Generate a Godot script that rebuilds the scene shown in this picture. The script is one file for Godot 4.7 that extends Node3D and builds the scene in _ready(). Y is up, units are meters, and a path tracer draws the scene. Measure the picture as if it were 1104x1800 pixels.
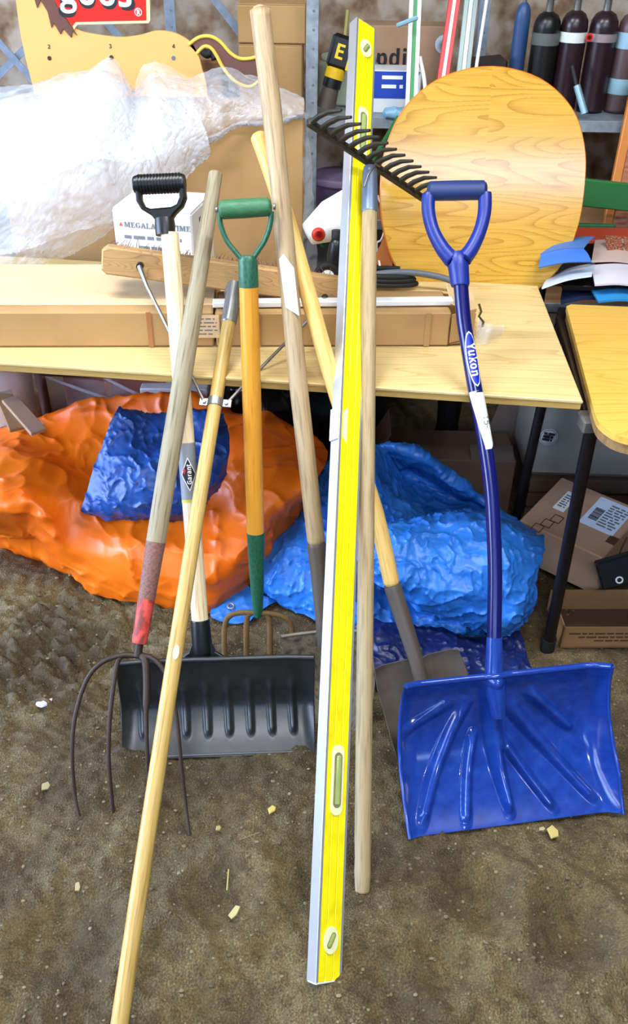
extends Node3D

# A workshop bay: garden and snow tools leaning on a folding table, tarps and cartons under and behind it.

var materials := {}
var used_names := {}


class Shape:
	# Collects triangles with normals and texture coordinates; commit() makes one mesh.
	var points := PackedVector3Array()
	var normals := PackedVector3Array()
	var coords := PackedVector2Array()
	var order := PackedInt32Array()
	var tints := PackedColorArray()

	func facet(corners: Array, outward: Vector3, uvs: Array = []) -> void:
		var n: Vector3 = (corners[2] - corners[0]).cross(corners[1] - corners[0])
		if n.length_squared() < 1e-16 and corners.size() > 3:
			n = (corners[3] - corners[0]).cross(corners[1] - corners[0])
		n = n.normalized()
		var flip := n.dot(outward) < 0.0
		if flip:
			n = -n
		var start := points.size()
		var ax := n.cross(Vector3.UP if absf(n.y) < 0.9 else Vector3.RIGHT).normalized()
		var ay := ax.cross(n)
		for i in corners.size():
			points.append(corners[i])
			normals.append(n)
			coords.append(uvs[i] if uvs else Vector2(ax.dot(corners[i]), ay.dot(corners[i])))
		for i in range(1, corners.size() - 1):
			order.append_array([start, start + (i + 1 if flip else i), start + (i if flip else i + 1)])

	func box(at: Transform3D, size: Vector3, bevel := 0.002) -> Shape:
		var h := size / 2.0
		var b := minf(bevel, minf(h.x, minf(h.y, h.z)) * 0.9)
		var corner := func(s: Vector3, axis: int) -> Vector3:
			var p := s * h
			for k in 3:
				if k != axis:
					p[k] -= s[k] * b
			return at * p
		for axis in 3:
			var i := (axis + 1) % 3
			var j := (axis + 2) % 3
			for side in [-1.0, 1.0]:
				var ring := []
				for q in [[-1, -1], [1, -1], [1, 1], [-1, 1]]:
					var s := Vector3.ZERO
					s[axis] = side
					s[i] = q[0]
					s[j] = q[1]
					ring.append(corner.call(s, axis))
				var out := Vector3.ZERO
				out[axis] = side
				facet(ring, at.basis * out)
			if b > 0.0:
				for si in [-1.0, 1.0]:
					for sj in [-1.0, 1.0]:
						var lo := Vector3.ZERO
						lo[axis] = -1
						lo[i] = si
						lo[j] = sj
						var hi := lo
						hi[axis] = 1
						var out := Vector3.ZERO
						out[i] = si
						out[j] = sj
						facet([corner.call(lo, i), corner.call(hi, i), corner.call(hi, j), corner.call(lo, j)], at.basis * out)
		if b > 0.0:
			for sx in [-1.0, 1.0]:
				for sy in [-1.0, 1.0]:
					for sz in [-1.0, 1.0]:
						var s := Vector3(sx, sy, sz)
						facet([corner.call(s, 0), corner.call(s, 1), corner.call(s, 2)], at.basis * s)
		return self

	func ring_wall(rings: Array, closed: bool, uvs: Array) -> void:
		# Joins rings of points (each an Array of Vector3) into a smooth skin.
		var rows := rings.size()
		var cols: int = rings[0].size()
		var start := points.size()
		for j in rows:
			for i in cols:
				var left: Vector3 = rings[j][(i - 1 + cols) % cols if closed else maxi(i - 1, 0)]
				var right: Vector3 = rings[j][(i + 1) % cols if closed else mini(i + 1, cols - 1)]
				if closed:
					left = rings[j][cols - 2] if i == 0 else rings[j][i - 1]
					right = rings[j][1] if i == cols - 1 else rings[j][i + 1]
				var low: Vector3 = rings[maxi(j - 1, 0)][i]
				var high: Vector3 = rings[mini(j + 1, rows - 1)][i]
				var n := (right - left).cross(high - low)
				if n.length_squared() < 1e-18:
					n = Vector3.UP
				points.append(rings[j][i])
				normals.append(n.normalized())
				coords.append(uvs[j][i])
		for j in rows - 1:
			for i in cols - 1:
				var a := start + j * cols + i
				order.append_array([a, a + cols, a + 1, a + 1, a + cols, a + cols + 1])

	func tube(path: Array, radius: Variant, sides := 14, caps := true, squash := 1.0, roundness := 0.0) -> Shape:
		# A round bar swept along a path; radius is one number or one per point.
		var rings := []
		var uvs := []
		var run := 0.0
		var side := Vector3.ZERO
		var centres := []
		var radii := []
		for k in path.size():
			centres.append(path[k])
			radii.append(radius[k] if radius is Array else radius)
		if roundness > 0.0:
			for end in 2:
				var first: int = 0 if end == 0 else centres.size() - 1
				var inward: Vector3 = (centres[1] - centres[0] if end == 0 else centres[-2] - centres[-1]).normalized()
				var r: float = radii[first]
				var tip: Vector3 = centres[first]
				centres[first] = tip + inward * r * roundness
				for step in [0.45, 0.8, 0.97]:
					var at: Vector3 = tip + inward * r * roundness * (1.0 - step)
					var wide: float = r * sqrt(1.0 - step * step)
					if end == 0:
						centres.push_front(at)
						radii.push_front(wide)
					else:
						centres.append(at)
						radii.append(wide)
		for k in centres.size():
			var ahead: Vector3 = (centres[mini(k + 1, centres.size() - 1)] - centres[maxi(k - 1, 0)]).normalized()
			if k == 0:
				side = ahead.cross(Vector3(0.13, 0.2, 0.97) if absf(ahead.z) < 0.9 else Vector3.UP).normalized()
			else:
				side = (side - ahead * side.dot(ahead)).normalized()
				run += centres[k].distance_to(centres[k - 1])
			var other := ahead.cross(side)
			var ring := []
			var uv := []
			for i in sides + 1:
				var a := TAU * i / sides
				ring.append(centres[k] + (side * cos(a) + other * sin(a) * squash) * radii[k])
				uv.append(Vector2(float(i) / sides, run))
			rings.append(ring)
			uvs.append(uv)
		ring_wall(rings, true, uvs)
		if caps:
			for end in [0, rings.size() - 1]:
				var disc: Array = rings[end].slice(0, sides)
				var out: Vector3 = centres[0] - centres[1] if end == 0 else centres[-1] - centres[-2]
				facet(disc, out)
		return self

	func lathe(profile: Array, at: Transform3D, sides := 24) -> Shape:
		# Turns a profile of Vector2(radius, height) about the local y axis.
		var rings := []
		var uvs := []
		var run := 0.0
		for k in profile.size():
			var ring := []
			var uv := []
			if k:
				run += profile[k].distance_to(profile[k - 1])
			for i in sides + 1:
				var a := -TAU * i / sides
				ring.append(at * Vector3(cos(a) * profile[k].x, profile[k].y, sin(a) * profile[k].x))
				uv.append(Vector2(float(i) / sides, run))
			rings.append(ring)
			uvs.append(uv)
		ring_wall(rings, true, uvs)
		return self

	func slab(outline: PackedVector2Array, thick: float, at: Transform3D, bevel := 0.0) -> Shape:
		# An outline in the local xy plane given thickness from z = -thick to z = 0.
		var face := outline
		if bevel > 0.0:
			var inner := Geometry2D.offset_polygon(outline if not Geometry2D.is_polygon_clockwise(outline) else reversed(outline), -bevel, Geometry2D.JOIN_MITER)
			if inner.size() == 1 and inner[0].size() == outline.size():
				face = inner[0]
				var best := 0
				for k in face.size():
					if face[k].distance_to(outline[0]) < face[best].distance_to(outline[0]):
						best = k
				var turned := PackedVector2Array()
				var way := 1 if not Geometry2D.is_polygon_clockwise(outline) else -1
				for k in face.size():
					turned.append(face[posmod(best + k * way, face.size())])
				face = turned
		var cuts := Geometry2D.triangulate_polygon(face)
		for t in range(0, cuts.size(), 3):
			for z in [0.0, -thick]:
				var tri := []
				var uv := []
				for k in 3:
					var q := face[cuts[t + k]]
					tri.append(at * Vector3(q.x, q.y, z))
					uv.append(q)
				facet(tri, at.basis.z * (1.0 if z == 0.0 else -1.0), uv)
		var turn := -1.0 if Geometry2D.is_polygon_clockwise(outline) else 1.0
		for k in outline.size():
			var m := (k + 1) % outline.size()
			var p := outline[k]
			var q := outline[m]
			var out := at.basis * Vector3(q.y - p.y, p.x - q.x, 0) * turn
			var zs := [0.0, -thick]
			if bevel > 0.0:
				zs = [-bevel, -thick + bevel]
				for far in [0.0, -thick]:
					var near: float = zs[0] if far == 0.0 else zs[1]
					facet([at * Vector3(p.x, p.y, near), at * Vector3(q.x, q.y, near), at * Vector3(face[m].x, face[m].y, far), at * Vector3(face[k].x, face[k].y, far)], out + at.basis.z * (out.length() if far == 0.0 else -out.length()))
			facet([at * Vector3(p.x, p.y, zs[0]), at * Vector3(q.x, q.y, zs[0]), at * Vector3(q.x, q.y, zs[1]), at * Vector3(p.x, p.y, zs[1])], out)
		return self

	func reversed(line: PackedVector2Array) -> PackedVector2Array:
		var back := line.duplicate()
		back.reverse()
		return back

	func sheet(grid: Array, tile := 1.0, thick := 0.0) -> Shape:
		# A smooth skin over a grid of points; with a thickness it gets a back and rims.
		var uvs := []
		for j in grid.size():
			var row := []
			for i in grid[0].size():
				row.append(Vector2(float(i) / (grid[0].size() - 1), float(j) / (grid.size() - 1)) * tile)
			uvs.append(row)
		var first := points.size()
		ring_wall(grid, false, uvs)
		if thick > 0.0:
			var rows := grid.size()
			var cols: int = grid[0].size()
			var back := []
			for j in rows:
				var row := []
				for i in cols:
					row.append(grid[j][i] - normals[first + j * cols + i] * thick)
				back.append(row)
			var mirrored := []
			for row in back:
				var m: Array = row.duplicate()
				m.reverse()
				mirrored.append(m)
			ring_wall(mirrored, false, uvs)
			for j in rows - 1:
				for i in [0, cols - 1]:
					facet([grid[j][i], grid[j + 1][i], back[j + 1][i], back[j][i]], grid[j][i] - grid[j][1 if i == 0 else cols - 2])
			for i in cols - 1:
				for j in [0, rows - 1]:
					facet([grid[j][i], grid[j][i + 1], back[j][i + 1], back[j][i]], grid[j][i] - grid[1 if j == 0 else rows - 2][i])
		return self

	func commit() -> ArrayMesh:
		var arrays := []
		arrays.resize(Mesh.ARRAY_MAX)
		arrays[Mesh.ARRAY_VERTEX] = points
		arrays[Mesh.ARRAY_NORMAL] = normals
		arrays[Mesh.ARRAY_TEX_UV] = coords
		arrays[Mesh.ARRAY_INDEX] = order
		if tints.size() == points.size():
			arrays[Mesh.ARRAY_COLOR] = tints
		var mesh := ArrayMesh.new()
		mesh.add_surface_from_arrays(Mesh.PRIMITIVE_TRIANGLES, arrays)
		return mesh


# ---- naming and grouping ----

func numbered(called: String) -> String:
	var count: int = used_names.get(called, 0)
	used_names[called] = count + 1
	return called if count == 0 else "%s_%03d" % [called, count]


func tag(node: Node3D, label: String, category: String, group := "") -> void:
	node.set_meta("label", label)
	node.set_meta("category", category)
	if group:
		node.set_meta("group", group)


func thing(called: String, label: String, category: String, base := Vector3.ZERO, group := "") -> Node3D:
	var node := Node3D.new()
	node.name = numbered(called)
	add_child(node)
	node.position = base
	tag(node, label, category, group)
	return node


func piece(called: String, shape: Variant, material: Material, parent: Node3D = null, label := "") -> MeshInstance3D:
	# Shapes are given in world coordinates; a part is shifted to its thing's base.
	var node := MeshInstance3D.new()
	node.mesh = shape.commit() if shape is Shape else shape
	node.material_override = material
	if parent:
		node.name = called
		parent.add_child(node, true)
		var root := parent
		var shift := Vector3.ZERO
		while root != self:
			shift += root.position
			root = root.get_parent()
		node.position = -shift
	else:
		node.name = numbered(called)
		add_child(node)
	if label:
		node.set_meta("label", label)
	return node


func structure(called: String, shape: Variant, material: Material, label := "") -> MeshInstance3D:
	var node := piece(called, shape, material)
	node.set_meta("kind", "structure")
	if label:
		node.set_meta("label", label)
	return node


# ---- materials ----

func plain(color: Color, rough := 0.6, metal := 0.0, extra := {}) -> StandardMaterial3D:
	var m := StandardMaterial3D.new()
	m.albedo_color = color
	m.roughness = rough
	m.metallic = metal
	m.cull_mode = BaseMaterial3D.CULL_DISABLED
	for key in extra:
		m.set(key, extra[key])
	return m


func noise_picture(tones: Array, frequency: float, kind := FastNoiseLite.TYPE_SIMPLEX_SMOOTH, octaves := 4, size := 256, salt := 1, wide := 0) -> NoiseTexture2D:
	var noise := FastNoiseLite.new()
	noise.noise_type = kind
	noise.frequency = frequency
	noise.fractal_octaves = octaves
	noise.seed = salt
	if kind == FastNoiseLite.TYPE_CELLULAR:
		noise.cellular_return_type = FastNoiseLite.RETURN_DISTANCE
	var picture := NoiseTexture2D.new()
	picture.width = wide if wide else size
	picture.height = size
	picture.seamless = true
	picture.noise = noise
	if tones:
		var ramp := Gradient.new()
		var marks := PackedFloat32Array()
		var shades := PackedColorArray()
		for k in tones.size():
			marks.append(float(k) / (tones.size() - 1))
			shades.append(tones[k])
		ramp.offsets = marks
		ramp.colors = shades
		picture.color_ramp = ramp
	return picture


func mottled(tones: Array, frequency: float, repeat: Vector3, rough := 0.6, metal := 0.0, triplanar := false, salt := 1, octaves := 4) -> StandardMaterial3D:
	var m := plain(Color.WHITE, rough, metal)
	m.albedo_texture = noise_picture(tones, frequency, FastNoiseLite.TYPE_SIMPLEX_SMOOTH, octaves, 256, salt)
	m.uv1_scale = repeat
	m.uv1_triplanar = triplanar
	return m


func handle_wood(dark: Color, light: Color, salt: int, rough := 0.5) -> StandardMaterial3D:
	# Grain runs along the bar: fine round it, long along it.
	var m := mottled([dark, dark.lerp(light, 0.6), light, light, light.lerp(dark, 0.25)], 0.03, Vector3(2, 0.9, 1), rough, 0.0, false, salt)
	return m


func oak_picture(pale: Color, dark: Color, salt: int, rings := 9.0, wave := 1.8) -> ImageTexture:
	# Flat-sawn grain: a slowly bent stack of growth rings cut by the board face, with fine pores.
	var bend := FastNoiseLite.new()
	bend.seed = salt
	bend.frequency = 0.006
	bend.fractal_octaves = 2
	var pore := FastNoiseLite.new()
	pore.seed = salt + 7
	pore.frequency = 0.05
	var size := 384
	var im := Image.create(size, size, false, Image.FORMAT_RGB8)
	for y in size:
		for x in size:
			var board := y / 96
			var v := float(y) + board * 517.0
			var b := bend.get_noise_2d(x * 0.55 + board * 300.0, v * 1.6)
			var ring := (b * wave + float(y % 96) / 96.0 * 0.6) * rings
			var saw := ring - floorf(ring)
			var line := pow(saw, 5.0) * 0.55
			var fine := pore.get_noise_2d(x * 0.25, y * 5.0) * 0.22
			var tone := 0.1 * absf(sin(board * 2.3 + 1.0))
			im.set_pixel(x, y, pale.lerp(dark, clampf(line + fine + tone + 0.12, 0.0, 1.0)))
	return ImageTexture.create_from_image(im)


func wood_board(pale: Color, dark: Color, salt: int, repeat: Vector3, rough := 0.35, rings := 9.0, wave := 1.8) -> StandardMaterial3D:
	var m := plain(Color.WHITE, rough)
	m.albedo_texture = oak_picture(pale, dark, salt, rings, wave)
	m.uv1_scale = repeat
	return m


func card_material(tone: Color, salt: int) -> StandardMaterial3D:
	return mottled([tone.darkened(0.05), tone, tone.lightened(0.03)], 0.008, Vector3(3, 3, 3), 0.85, 0.0, false, salt)


func m(called: String) -> Material:
	return materials[called]


func make_materials() -> void:
	var k := materials
	k.wall = mottled([Color(0.30, 0.20, 0.13), Color(0.52, 0.42, 0.32), Color(0.66, 0.60, 0.53), Color(0.70, 0.66, 0.60)], 0.02, Vector3(1.4, 1.4, 1.4), 0.9, 0.0, true, 5)
	k.roof = plain(Color(0.80, 0.80, 0.78), 0.9)
	k.rear_wall = mottled([Color(0.30, 0.28, 0.25), Color(0.42, 0.39, 0.34)], 0.02, Vector3(1, 1, 1), 0.9, 0.0, true, 6)
	k.steel_grey = mottled([Color(0.50, 0.54, 0.57), Color(0.66, 0.69, 0.71)], 0.03, Vector3(3, 3, 3), 0.45, 0.35, true, 8)
	k.steel_blue = mottled([Color(0.44, 0.49, 0.55), Color(0.56, 0.60, 0.66)], 0.03, Vector3(3, 3, 3), 0.45, 0.2, true, 9)
	k.black_hole = plain(Color(0.02, 0.02, 0.02), 0.9)
	k.table_top = wood_board(Color(0.88, 0.78, 0.55), Color(0.74, 0.60, 0.36), 11, Vector3(0.7, 2.2, 1), 0.3, 7.0, 0.45)
	k.table_edge = wood_board(Color(0.80, 0.66, 0.38), Color(0.60, 0.44, 0.20), 12, Vector3(0.8, 14, 1), 0.45, 3.0)
	k.second_top = wood_board(Color(0.88, 0.72, 0.34), Color(0.76, 0.56, 0.20), 13, Vector3(0.9, 2.4, 1), 0.3, 7.0, 0.45)
	k.round_top = wood_board(Color(0.84, 0.66, 0.28), Color(0.62, 0.43, 0.12), 14, Vector3(1.1, 2.2, 1), 0.12, 4.0, 1.0)
	k.round_edge = plain(Color(0.86, 0.47, 0.12), 0.35)
	k.brown_edge = mottled([Color(0.45, 0.33, 0.18), Color(0.62, 0.48, 0.28)], 0.03, Vector3(4, 4, 4), 0.7)
	k.leg_black = mottled([Color(0.07, 0.05, 0.05), Color(0.13, 0.10, 0.10)], 0.03, Vector3(2, 3, 1), 0.45, 0.3)
	k.leg_brown = plain(Color(0.22, 0.12, 0.11), 0.5, 0.2)
	k.card_tan = card_material(Color(0.69, 0.54, 0.34), 21)
	k.card_light = card_material(Color(0.86, 0.73, 0.55), 22)
	k.card_brown = card_material(Color(0.60, 0.44, 0.28), 23)
	k.card_red = card_material(Color(0.56, 0.33, 0.25), 24)
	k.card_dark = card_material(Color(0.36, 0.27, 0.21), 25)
	k.card_grey = card_material(Color(0.52, 0.45, 0.40), 26)
	k.card_pink = card_material(Color(0.68, 0.54, 0.43), 27)
	k.box_white = card_material(Color(0.86, 0.87, 0.88), 28)
	k.paper = plain(Color(0.92, 0.92, 0.90), 0.7)
	k.paper_blue = plain(Color(0.80, 0.86, 0.93), 0.7)
	k.tape_brown = plain(Color(0.66, 0.44, 0.26), 0.35)
	k.ink = plain(Color(0.12, 0.11, 0.13), 0.7)
	k.ink_grey = plain(Color(0.42, 0.44, 0.47), 0.7)
	k.ink_red = plain(Color(0.75, 0.30, 0.28), 0.7)
	k.ink_brown = plain(Color(0.30, 0.18, 0.10), 0.8)
	k.black_plastic = plain(Color(0.05, 0.055, 0.06), 0.38)
	k.black_rubber = plain(Color(0.05, 0.05, 0.05), 0.7)
	k.scoop_black = mottled([Color(0.14, 0.145, 0.15), Color(0.19, 0.195, 0.20)], 0.02, Vector3(2, 2, 1), 0.33, 0.0, false, 31)
	k.scoop_blue = mottled([Color(0.09, 0.19, 0.48), Color(0.10, 0.22, 0.54), Color(0.11, 0.24, 0.57), Color(0.15, 0.28, 0.58)], 0.02, Vector3(2, 2, 1), 0.14, 0.0, false, 32)
	k.grip_blue = plain(Color(0.07, 0.16, 0.50), 0.4)
	k.grip_slate = plain(Color(0.10, 0.18, 0.38), 0.55)
	k.tube_blue = plain(Color(0.05, 0.07, 0.34), 0.22)
	k.grip_green = mottled([Color(0.16, 0.36, 0.22), Color(0.25, 0.46, 0.30)], 0.03, Vector3(2, 6, 1), 0.55, 0.0, false, 33)
	k.socket_green = mottled([Color(0.08, 0.26, 0.18), Color(0.14, 0.36, 0.26), Color(0.18, 0.40, 0.30)], 0.03, Vector3(2, 8, 1), 0.42, 0.1, false, 34)
	k.wood_pale = handle_wood(Color(0.72, 0.60, 0.42), Color(0.90, 0.82, 0.66), 41)
	k.wood_grey = handle_wood(Color(0.36, 0.32, 0.24), Color(0.59, 0.54, 0.43), 42, 0.65)
	k.wood_broom = handle_wood(Color(0.55, 0.42, 0.20), Color(0.74, 0.61, 0.33), 43, 0.45)
	k.wood_orange = handle_wood(Color(0.74, 0.46, 0.10), Color(0.84, 0.58, 0.18), 44, 0.35)
	k.wood_long = handle_wood(Color(0.50, 0.40, 0.29), Color(0.70, 0.60, 0.45), 45, 0.5)
	k.wood_honey = handle_wood(Color(0.74, 0.54, 0.24), Color(0.90, 0.74, 0.42), 47, 0.4)
	k.wood_rake = handle_wood(Color(0.47, 0.39, 0.26), Color(0.67, 0.58, 0.42), 48, 0.6)
	k.wood_block = wood_board(Color(0.78, 0.62, 0.40), Color(0.52, 0.38, 0.22), 49, Vector3(2, 5, 1), 0.6, 4.0)
	k.red_paint = mottled([Color(0.42, 0.30, 0.26), Color(0.50, 0.20, 0.17), Color(0.78, 0.24, 0.20), Color(0.85, 0.32, 0.28), Color(0.80, 0.26, 0.22)], 0.018, Vector3(1, 6, 1), 0.6, 0.0, false, 50)
	k.brown_paint = mottled([Color(0.34, 0.24, 0.20), Color(0.48, 0.34, 0.30), Color(0.62, 0.34, 0.30)], 0.04, Vector3(1.5, 12, 1), 0.7, 0.0, false, 51)
	k.iron = mottled([Color(0.14, 0.11, 0.10), Color(0.24, 0.19, 0.16), Color(0.32, 0.26, 0.22)], 0.04, Vector3(3, 12, 1), 0.55, 0.5, false, 52)
	k.rust = mottled([Color(0.30, 0.21, 0.11), Color(0.42, 0.31, 0.15), Color(0.50, 0.38, 0.20)], 0.04, Vector3(3, 14, 1), 0.75, 0.2, false, 53)
	k.spade_steel = mottled([Color(0.33, 0.29, 0.25), Color(0.38, 0.34, 0.30), Color(0.43, 0.39, 0.35)], 0.008, Vector3(1, 1, 1), 0.45, 0.3, false, 54)
	k.spade_dirty = mottled([Color(0.26, 0.22, 0.17), Color(0.44, 0.40, 0.33), Color(0.56, 0.53, 0.47), Color(0.52, 0.36, 0.18)], 0.015, Vector3(2, 2, 1), 0.6, 0.3, false, 55)
	k.rake_iron = mottled([Color(0.12, 0.12, 0.10), Color(0.22, 0.21, 0.18), Color(0.32, 0.30, 0.26)], 0.05, Vector3(3, 20, 1), 0.5, 0.4, false, 56)
	k.ferrule = plain(Color(0.42, 0.47, 0.55), 0.42, 0.5)
	k.zinc = plain(Color(0.52, 0.52, 0.51), 0.4, 0.7)
	k.alu = plain(Color(0.82, 0.83, 0.84), 0.3, 0.75)
	k.level_yellow = mottled([Color(0.88, 0.80, 0.03), Color(0.95, 0.88, 0.04), Color(0.97, 0.91, 0.08)], 0.02, Vector3(3, 3, 1), 0.35, 0.0, false, 58)
	k.level_groove = plain(Color(0.62, 0.55, 0.04), 0.6)
	k.cream = plain(Color(0.90, 0.90, 0.70), 0.35)
	k.vial = plain(Color(0.72, 0.82, 0.45, 0.45), 0.1, 0.0, {"transparency": BaseMaterial3D.TRANSPARENCY_ALPHA})
	k.vial_back = mottled([Color(0.42, 0.40, 0.28), Color(0.62, 0.60, 0.42)], 0.03, Vector3(4, 4, 4), 0.5, 0.0, false, 59)
	k.masking = plain(Color(0.86, 0.88, 0.85), 0.75)
	k.white = plain(Color(0.93, 0.93, 0.92), 0.5)
	k.orange_tarp = tarp_material([Color(0.95, 0.40, 0.05), Color(0.97, 0.45, 0.05), Color(0.98, 0.49, 0.07)], 61, 0.12)
	k.blue_tarp = tarp_material([Color(0.12, 0.38, 0.72), Color(0.16, 0.46, 0.82), Color(0.24, 0.55, 0.90)], 62, 0.9)
	k.bundle_tarp = tarp_material([Color(0.08, 0.20, 0.44), Color(0.12, 0.29, 0.58), Color(0.18, 0.38, 0.68)], 64, 0.7)
	k.navy_tarp = tarp_material([Color(0.04, 0.08, 0.25), Color(0.06, 0.12, 0.34), Color(0.10, 0.18, 0.42)], 63, 0.5)
	k.film = plain(Color(0.93, 0.96, 1.0, 0.30), 0.27, 0.0, {"transparency": BaseMaterial3D.TRANSPARENCY_ALPHA, "metallic_specular": 0.8})
	k.film_thin = plain(Color(0.93, 0.94, 0.97, 0.14), 0.26, 0.0, {"transparency": BaseMaterial3D.TRANSPARENCY_ALPHA, "metallic_specular": 0.45})
	k.bag = plain(Color(0.025, 0.025, 0.03), 0.22)
	k.tote = plain(Color(0.68, 0.64, 0.58, 0.62), 0.3, 0.0, {"transparency": BaseMaterial3D.TRANSPARENCY_ALPHA})
	k.glow = plain(Color(1, 1, 1), 0.5, 0.0, {"emission_enabled": true, "emission": Color(0.95, 0.98, 1.0), "emission_energy_multiplier": 6.0})
	k.soil = soil_material()


func tarp_material(tones: Array, salt: int, relief: float) -> StandardMaterial3D:
	var t := mottled(tones, 0.012, Vector3(1.4, 1.4, 1.4), 0.4, 0.0, true, salt)
	t.heightmap_enabled = true
	var creases := noise_picture([], 0.022, FastNoiseLite.TYPE_SIMPLEX_SMOOTH, 3, 256, salt + 3)
	creases.noise.fractal_type = FastNoiseLite.FRACTAL_RIDGED
	t.heightmap_texture = creases
	t.heightmap_scale = relief
	t.backlight_enabled = true
	t.backlight = Color(tones[1], 1.0) * 0.25
	return t


func soil_material() -> StandardMaterial3D:
	var s := plain(Color.WHITE, 0.95)
	s.albedo_texture = noise_picture([Color(0.22, 0.17, 0.10), Color(0.31, 0.255, 0.16), Color(0.40, 0.34, 0.22), Color(0.48, 0.42, 0.28), Color(0.64, 0.58, 0.42)], 0.13, FastNoiseLite.TYPE_SIMPLEX_SMOOTH, 4, 512, 71)
	s.vertex_color_use_as_albedo = true
	s.uv1_triplanar = true
	s.uv1_world_triplanar = true
	s.uv1_scale = Vector3(2.6, 2.6, 2.6)
	s.detail_enabled = true
	s.detail_blend_mode = BaseMaterial3D.BLEND_MODE_MUL
	s.detail_albedo = noise_picture([Color(0.70, 0.66, 0.60), Color(0.86, 0.84, 0.80), Color(1, 1, 1), Color(1, 1, 1)], 0.02, FastNoiseLite.TYPE_SIMPLEX_SMOOTH, 3, 512, 72)
	s.detail_uv_layer = BaseMaterial3D.DETAIL_UV_1
	s.heightmap_enabled = true
	s.heightmap_texture = noise_picture([], 0.16, FastNoiseLite.TYPE_SIMPLEX_SMOOTH, 3, 512, 73)
	s.heightmap_scale = 0.35
	return s


# ---- shape helpers ----

func frame(x: Vector3, y: Vector3, at: Vector3) -> Transform3D:
	# A frame whose x and y axes run along the given directions.
	var a := x.normalized()
	var b := (y - a * y.dot(a)).normalized()
	return Transform3D(Basis(a, b, a.cross(b)), at)


func spline(p0: Vector3, p1: Vector3, p2: Vector3, p3: Vector3, t: float) -> Vector3:
	return p1.cubic_interpolate(p2, p0, p3, t)


func curve(points: Array, steps: int) -> Array:
	var line := []
	var n := points.size() - 1
	for k in steps + 1:
		var f := float(k) / steps * n
		var i := mini(int(f), n - 1)
		line.append(spline(points[maxi(i - 1, 0)], points[i], points[i + 1], points[mini(i + 2, n)], f - i))
	return line


func loft(rows: Array, across: int, along: int) -> Array:
	# A smooth grid through rows of control points.
	var lines := []
	for row in rows:
		lines.append(curve(row, across))
	var grid := []
	for j in along + 1:
		grid.append([])
	for i in across + 1:
		var column := []
		for line in lines:
			column.append(line[i])
		var fine := curve(column, along)
		for j in along + 1:
			grid[j].append(fine[j])
	return grid


func crumple(grid: Array, amount: float, scale: float, salt: int, sharp := 0.5, crinkly := false) -> Array:
	# Pushes a cloth grid in and out along its normal: broad folds, and either long thin creases or small crinkles.
	var broad := FastNoiseLite.new()
	broad.seed = salt
	broad.frequency = 0.45
	broad.fractal_octaves = 2
	var crease := FastNoiseLite.new()
	crease.seed = salt + 5
	crease.fractal_octaves = 2
	if crinkly:
		crease.noise_type = FastNoiseLite.TYPE_CELLULAR
		crease.cellular_return_type = FastNoiseLite.RETURN_DISTANCE2_SUB
		crease.frequency = 0.7
		crease.domain_warp_enabled = true
		crease.domain_warp_amplitude = 0.6
		crease.domain_warp_frequency = 0.8
	else:
		crease.fractal_type = FastNoiseLite.FRACTAL_RIDGED
		crease.frequency = 0.5
		crease.fractal_gain = 0.4
	var rows := grid.size()
	var cols: int = grid[0].size()
	var moved := []
	for j in rows:
		var row := []
		for i in cols:
			var p: Vector3 = grid[j][i]
			var n: Vector3 = (grid[j][mini(i + 1, cols - 1)] - grid[j][maxi(i - 1, 0)]).cross(grid[mini(j + 1, rows - 1)][i] - grid[maxi(j - 1, 0)][i])
			n = n.normalized() if n.length_squared() > 1e-14 else Vector3.UP
			var q := p / scale
			var mark := crease.get_noise_3dv(q)
			if crinkly:
				mark += 0.3
			else:
				mark = pow(clampf(mark * 0.5 + 0.5, 0.0, 1.0), 4.0)
			row.append(p + n * (broad.get_noise_3dv(q) * 1.3 * (1.0 - sharp) + mark * sharp) * amount)
		moved.append(row)
	return moved


func writing(text: String, height: float, at: Transform3D, thick := 0.0006, font := "Droid Sans", weight := 700) -> ArrayMesh:
	# Lettering centred on a frame: x reads along, y is up, z faces the reader.
	return bent_writing(text, height, func(p: Vector3) -> Vector3: return at * p, thick, font, weight)


func bent_writing(text: String, height: float, place: Callable, thick := 0.0006, font := "Droid Sans", weight := 700) -> ArrayMesh:
	var letters := TextMesh.new()
	var face := SystemFont.new()
	face.font_names = PackedStringArray([font])
	face.font_weight = weight
	letters.font = face
	letters.text = text
	letters.font_size = 64
	letters.pixel_size = height / 46.0
	letters.depth = thick
	letters.curve_step = 2.0
	var arrays := letters.get_mesh_arrays()
	var st := Shape.new()
	var points: PackedVector3Array = arrays[Mesh.ARRAY_VERTEX]
	var index: PackedInt32Array = arrays[Mesh.ARRAY_INDEX] if arrays[Mesh.ARRAY_INDEX] != null else PackedInt32Array(range(points.size()))
	for t in range(0, index.size(), 3):
		var tri := []
		for k in 3:
			tri.append(place.call(points[index[t + k]] + Vector3(0, 0, thick * 0.5)))
		st.points.append_array(tri)
		var n: Vector3 = (tri[2] - tri[0]).cross(tri[1] - tri[0])
		n = n.normalized() if n.length_squared() > 1e-20 else Vector3.UP
		st.normals.append_array([n, n, n])
		st.coords.append_array([Vector2.ZERO, Vector2.RIGHT, Vector2.ONE])
		st.order.append_array([st.order.size(), st.order.size() + 1, st.order.size() + 2])
	return st.commit()


func oval(rx: float, ry: float, count := 40, at := Vector2.ZERO) -> PackedVector2Array:
	var line := PackedVector2Array()
	for k in count:
		line.append(at + Vector2(cos(TAU * k / count) * rx, sin(TAU * k / count) * ry))
	return line


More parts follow.
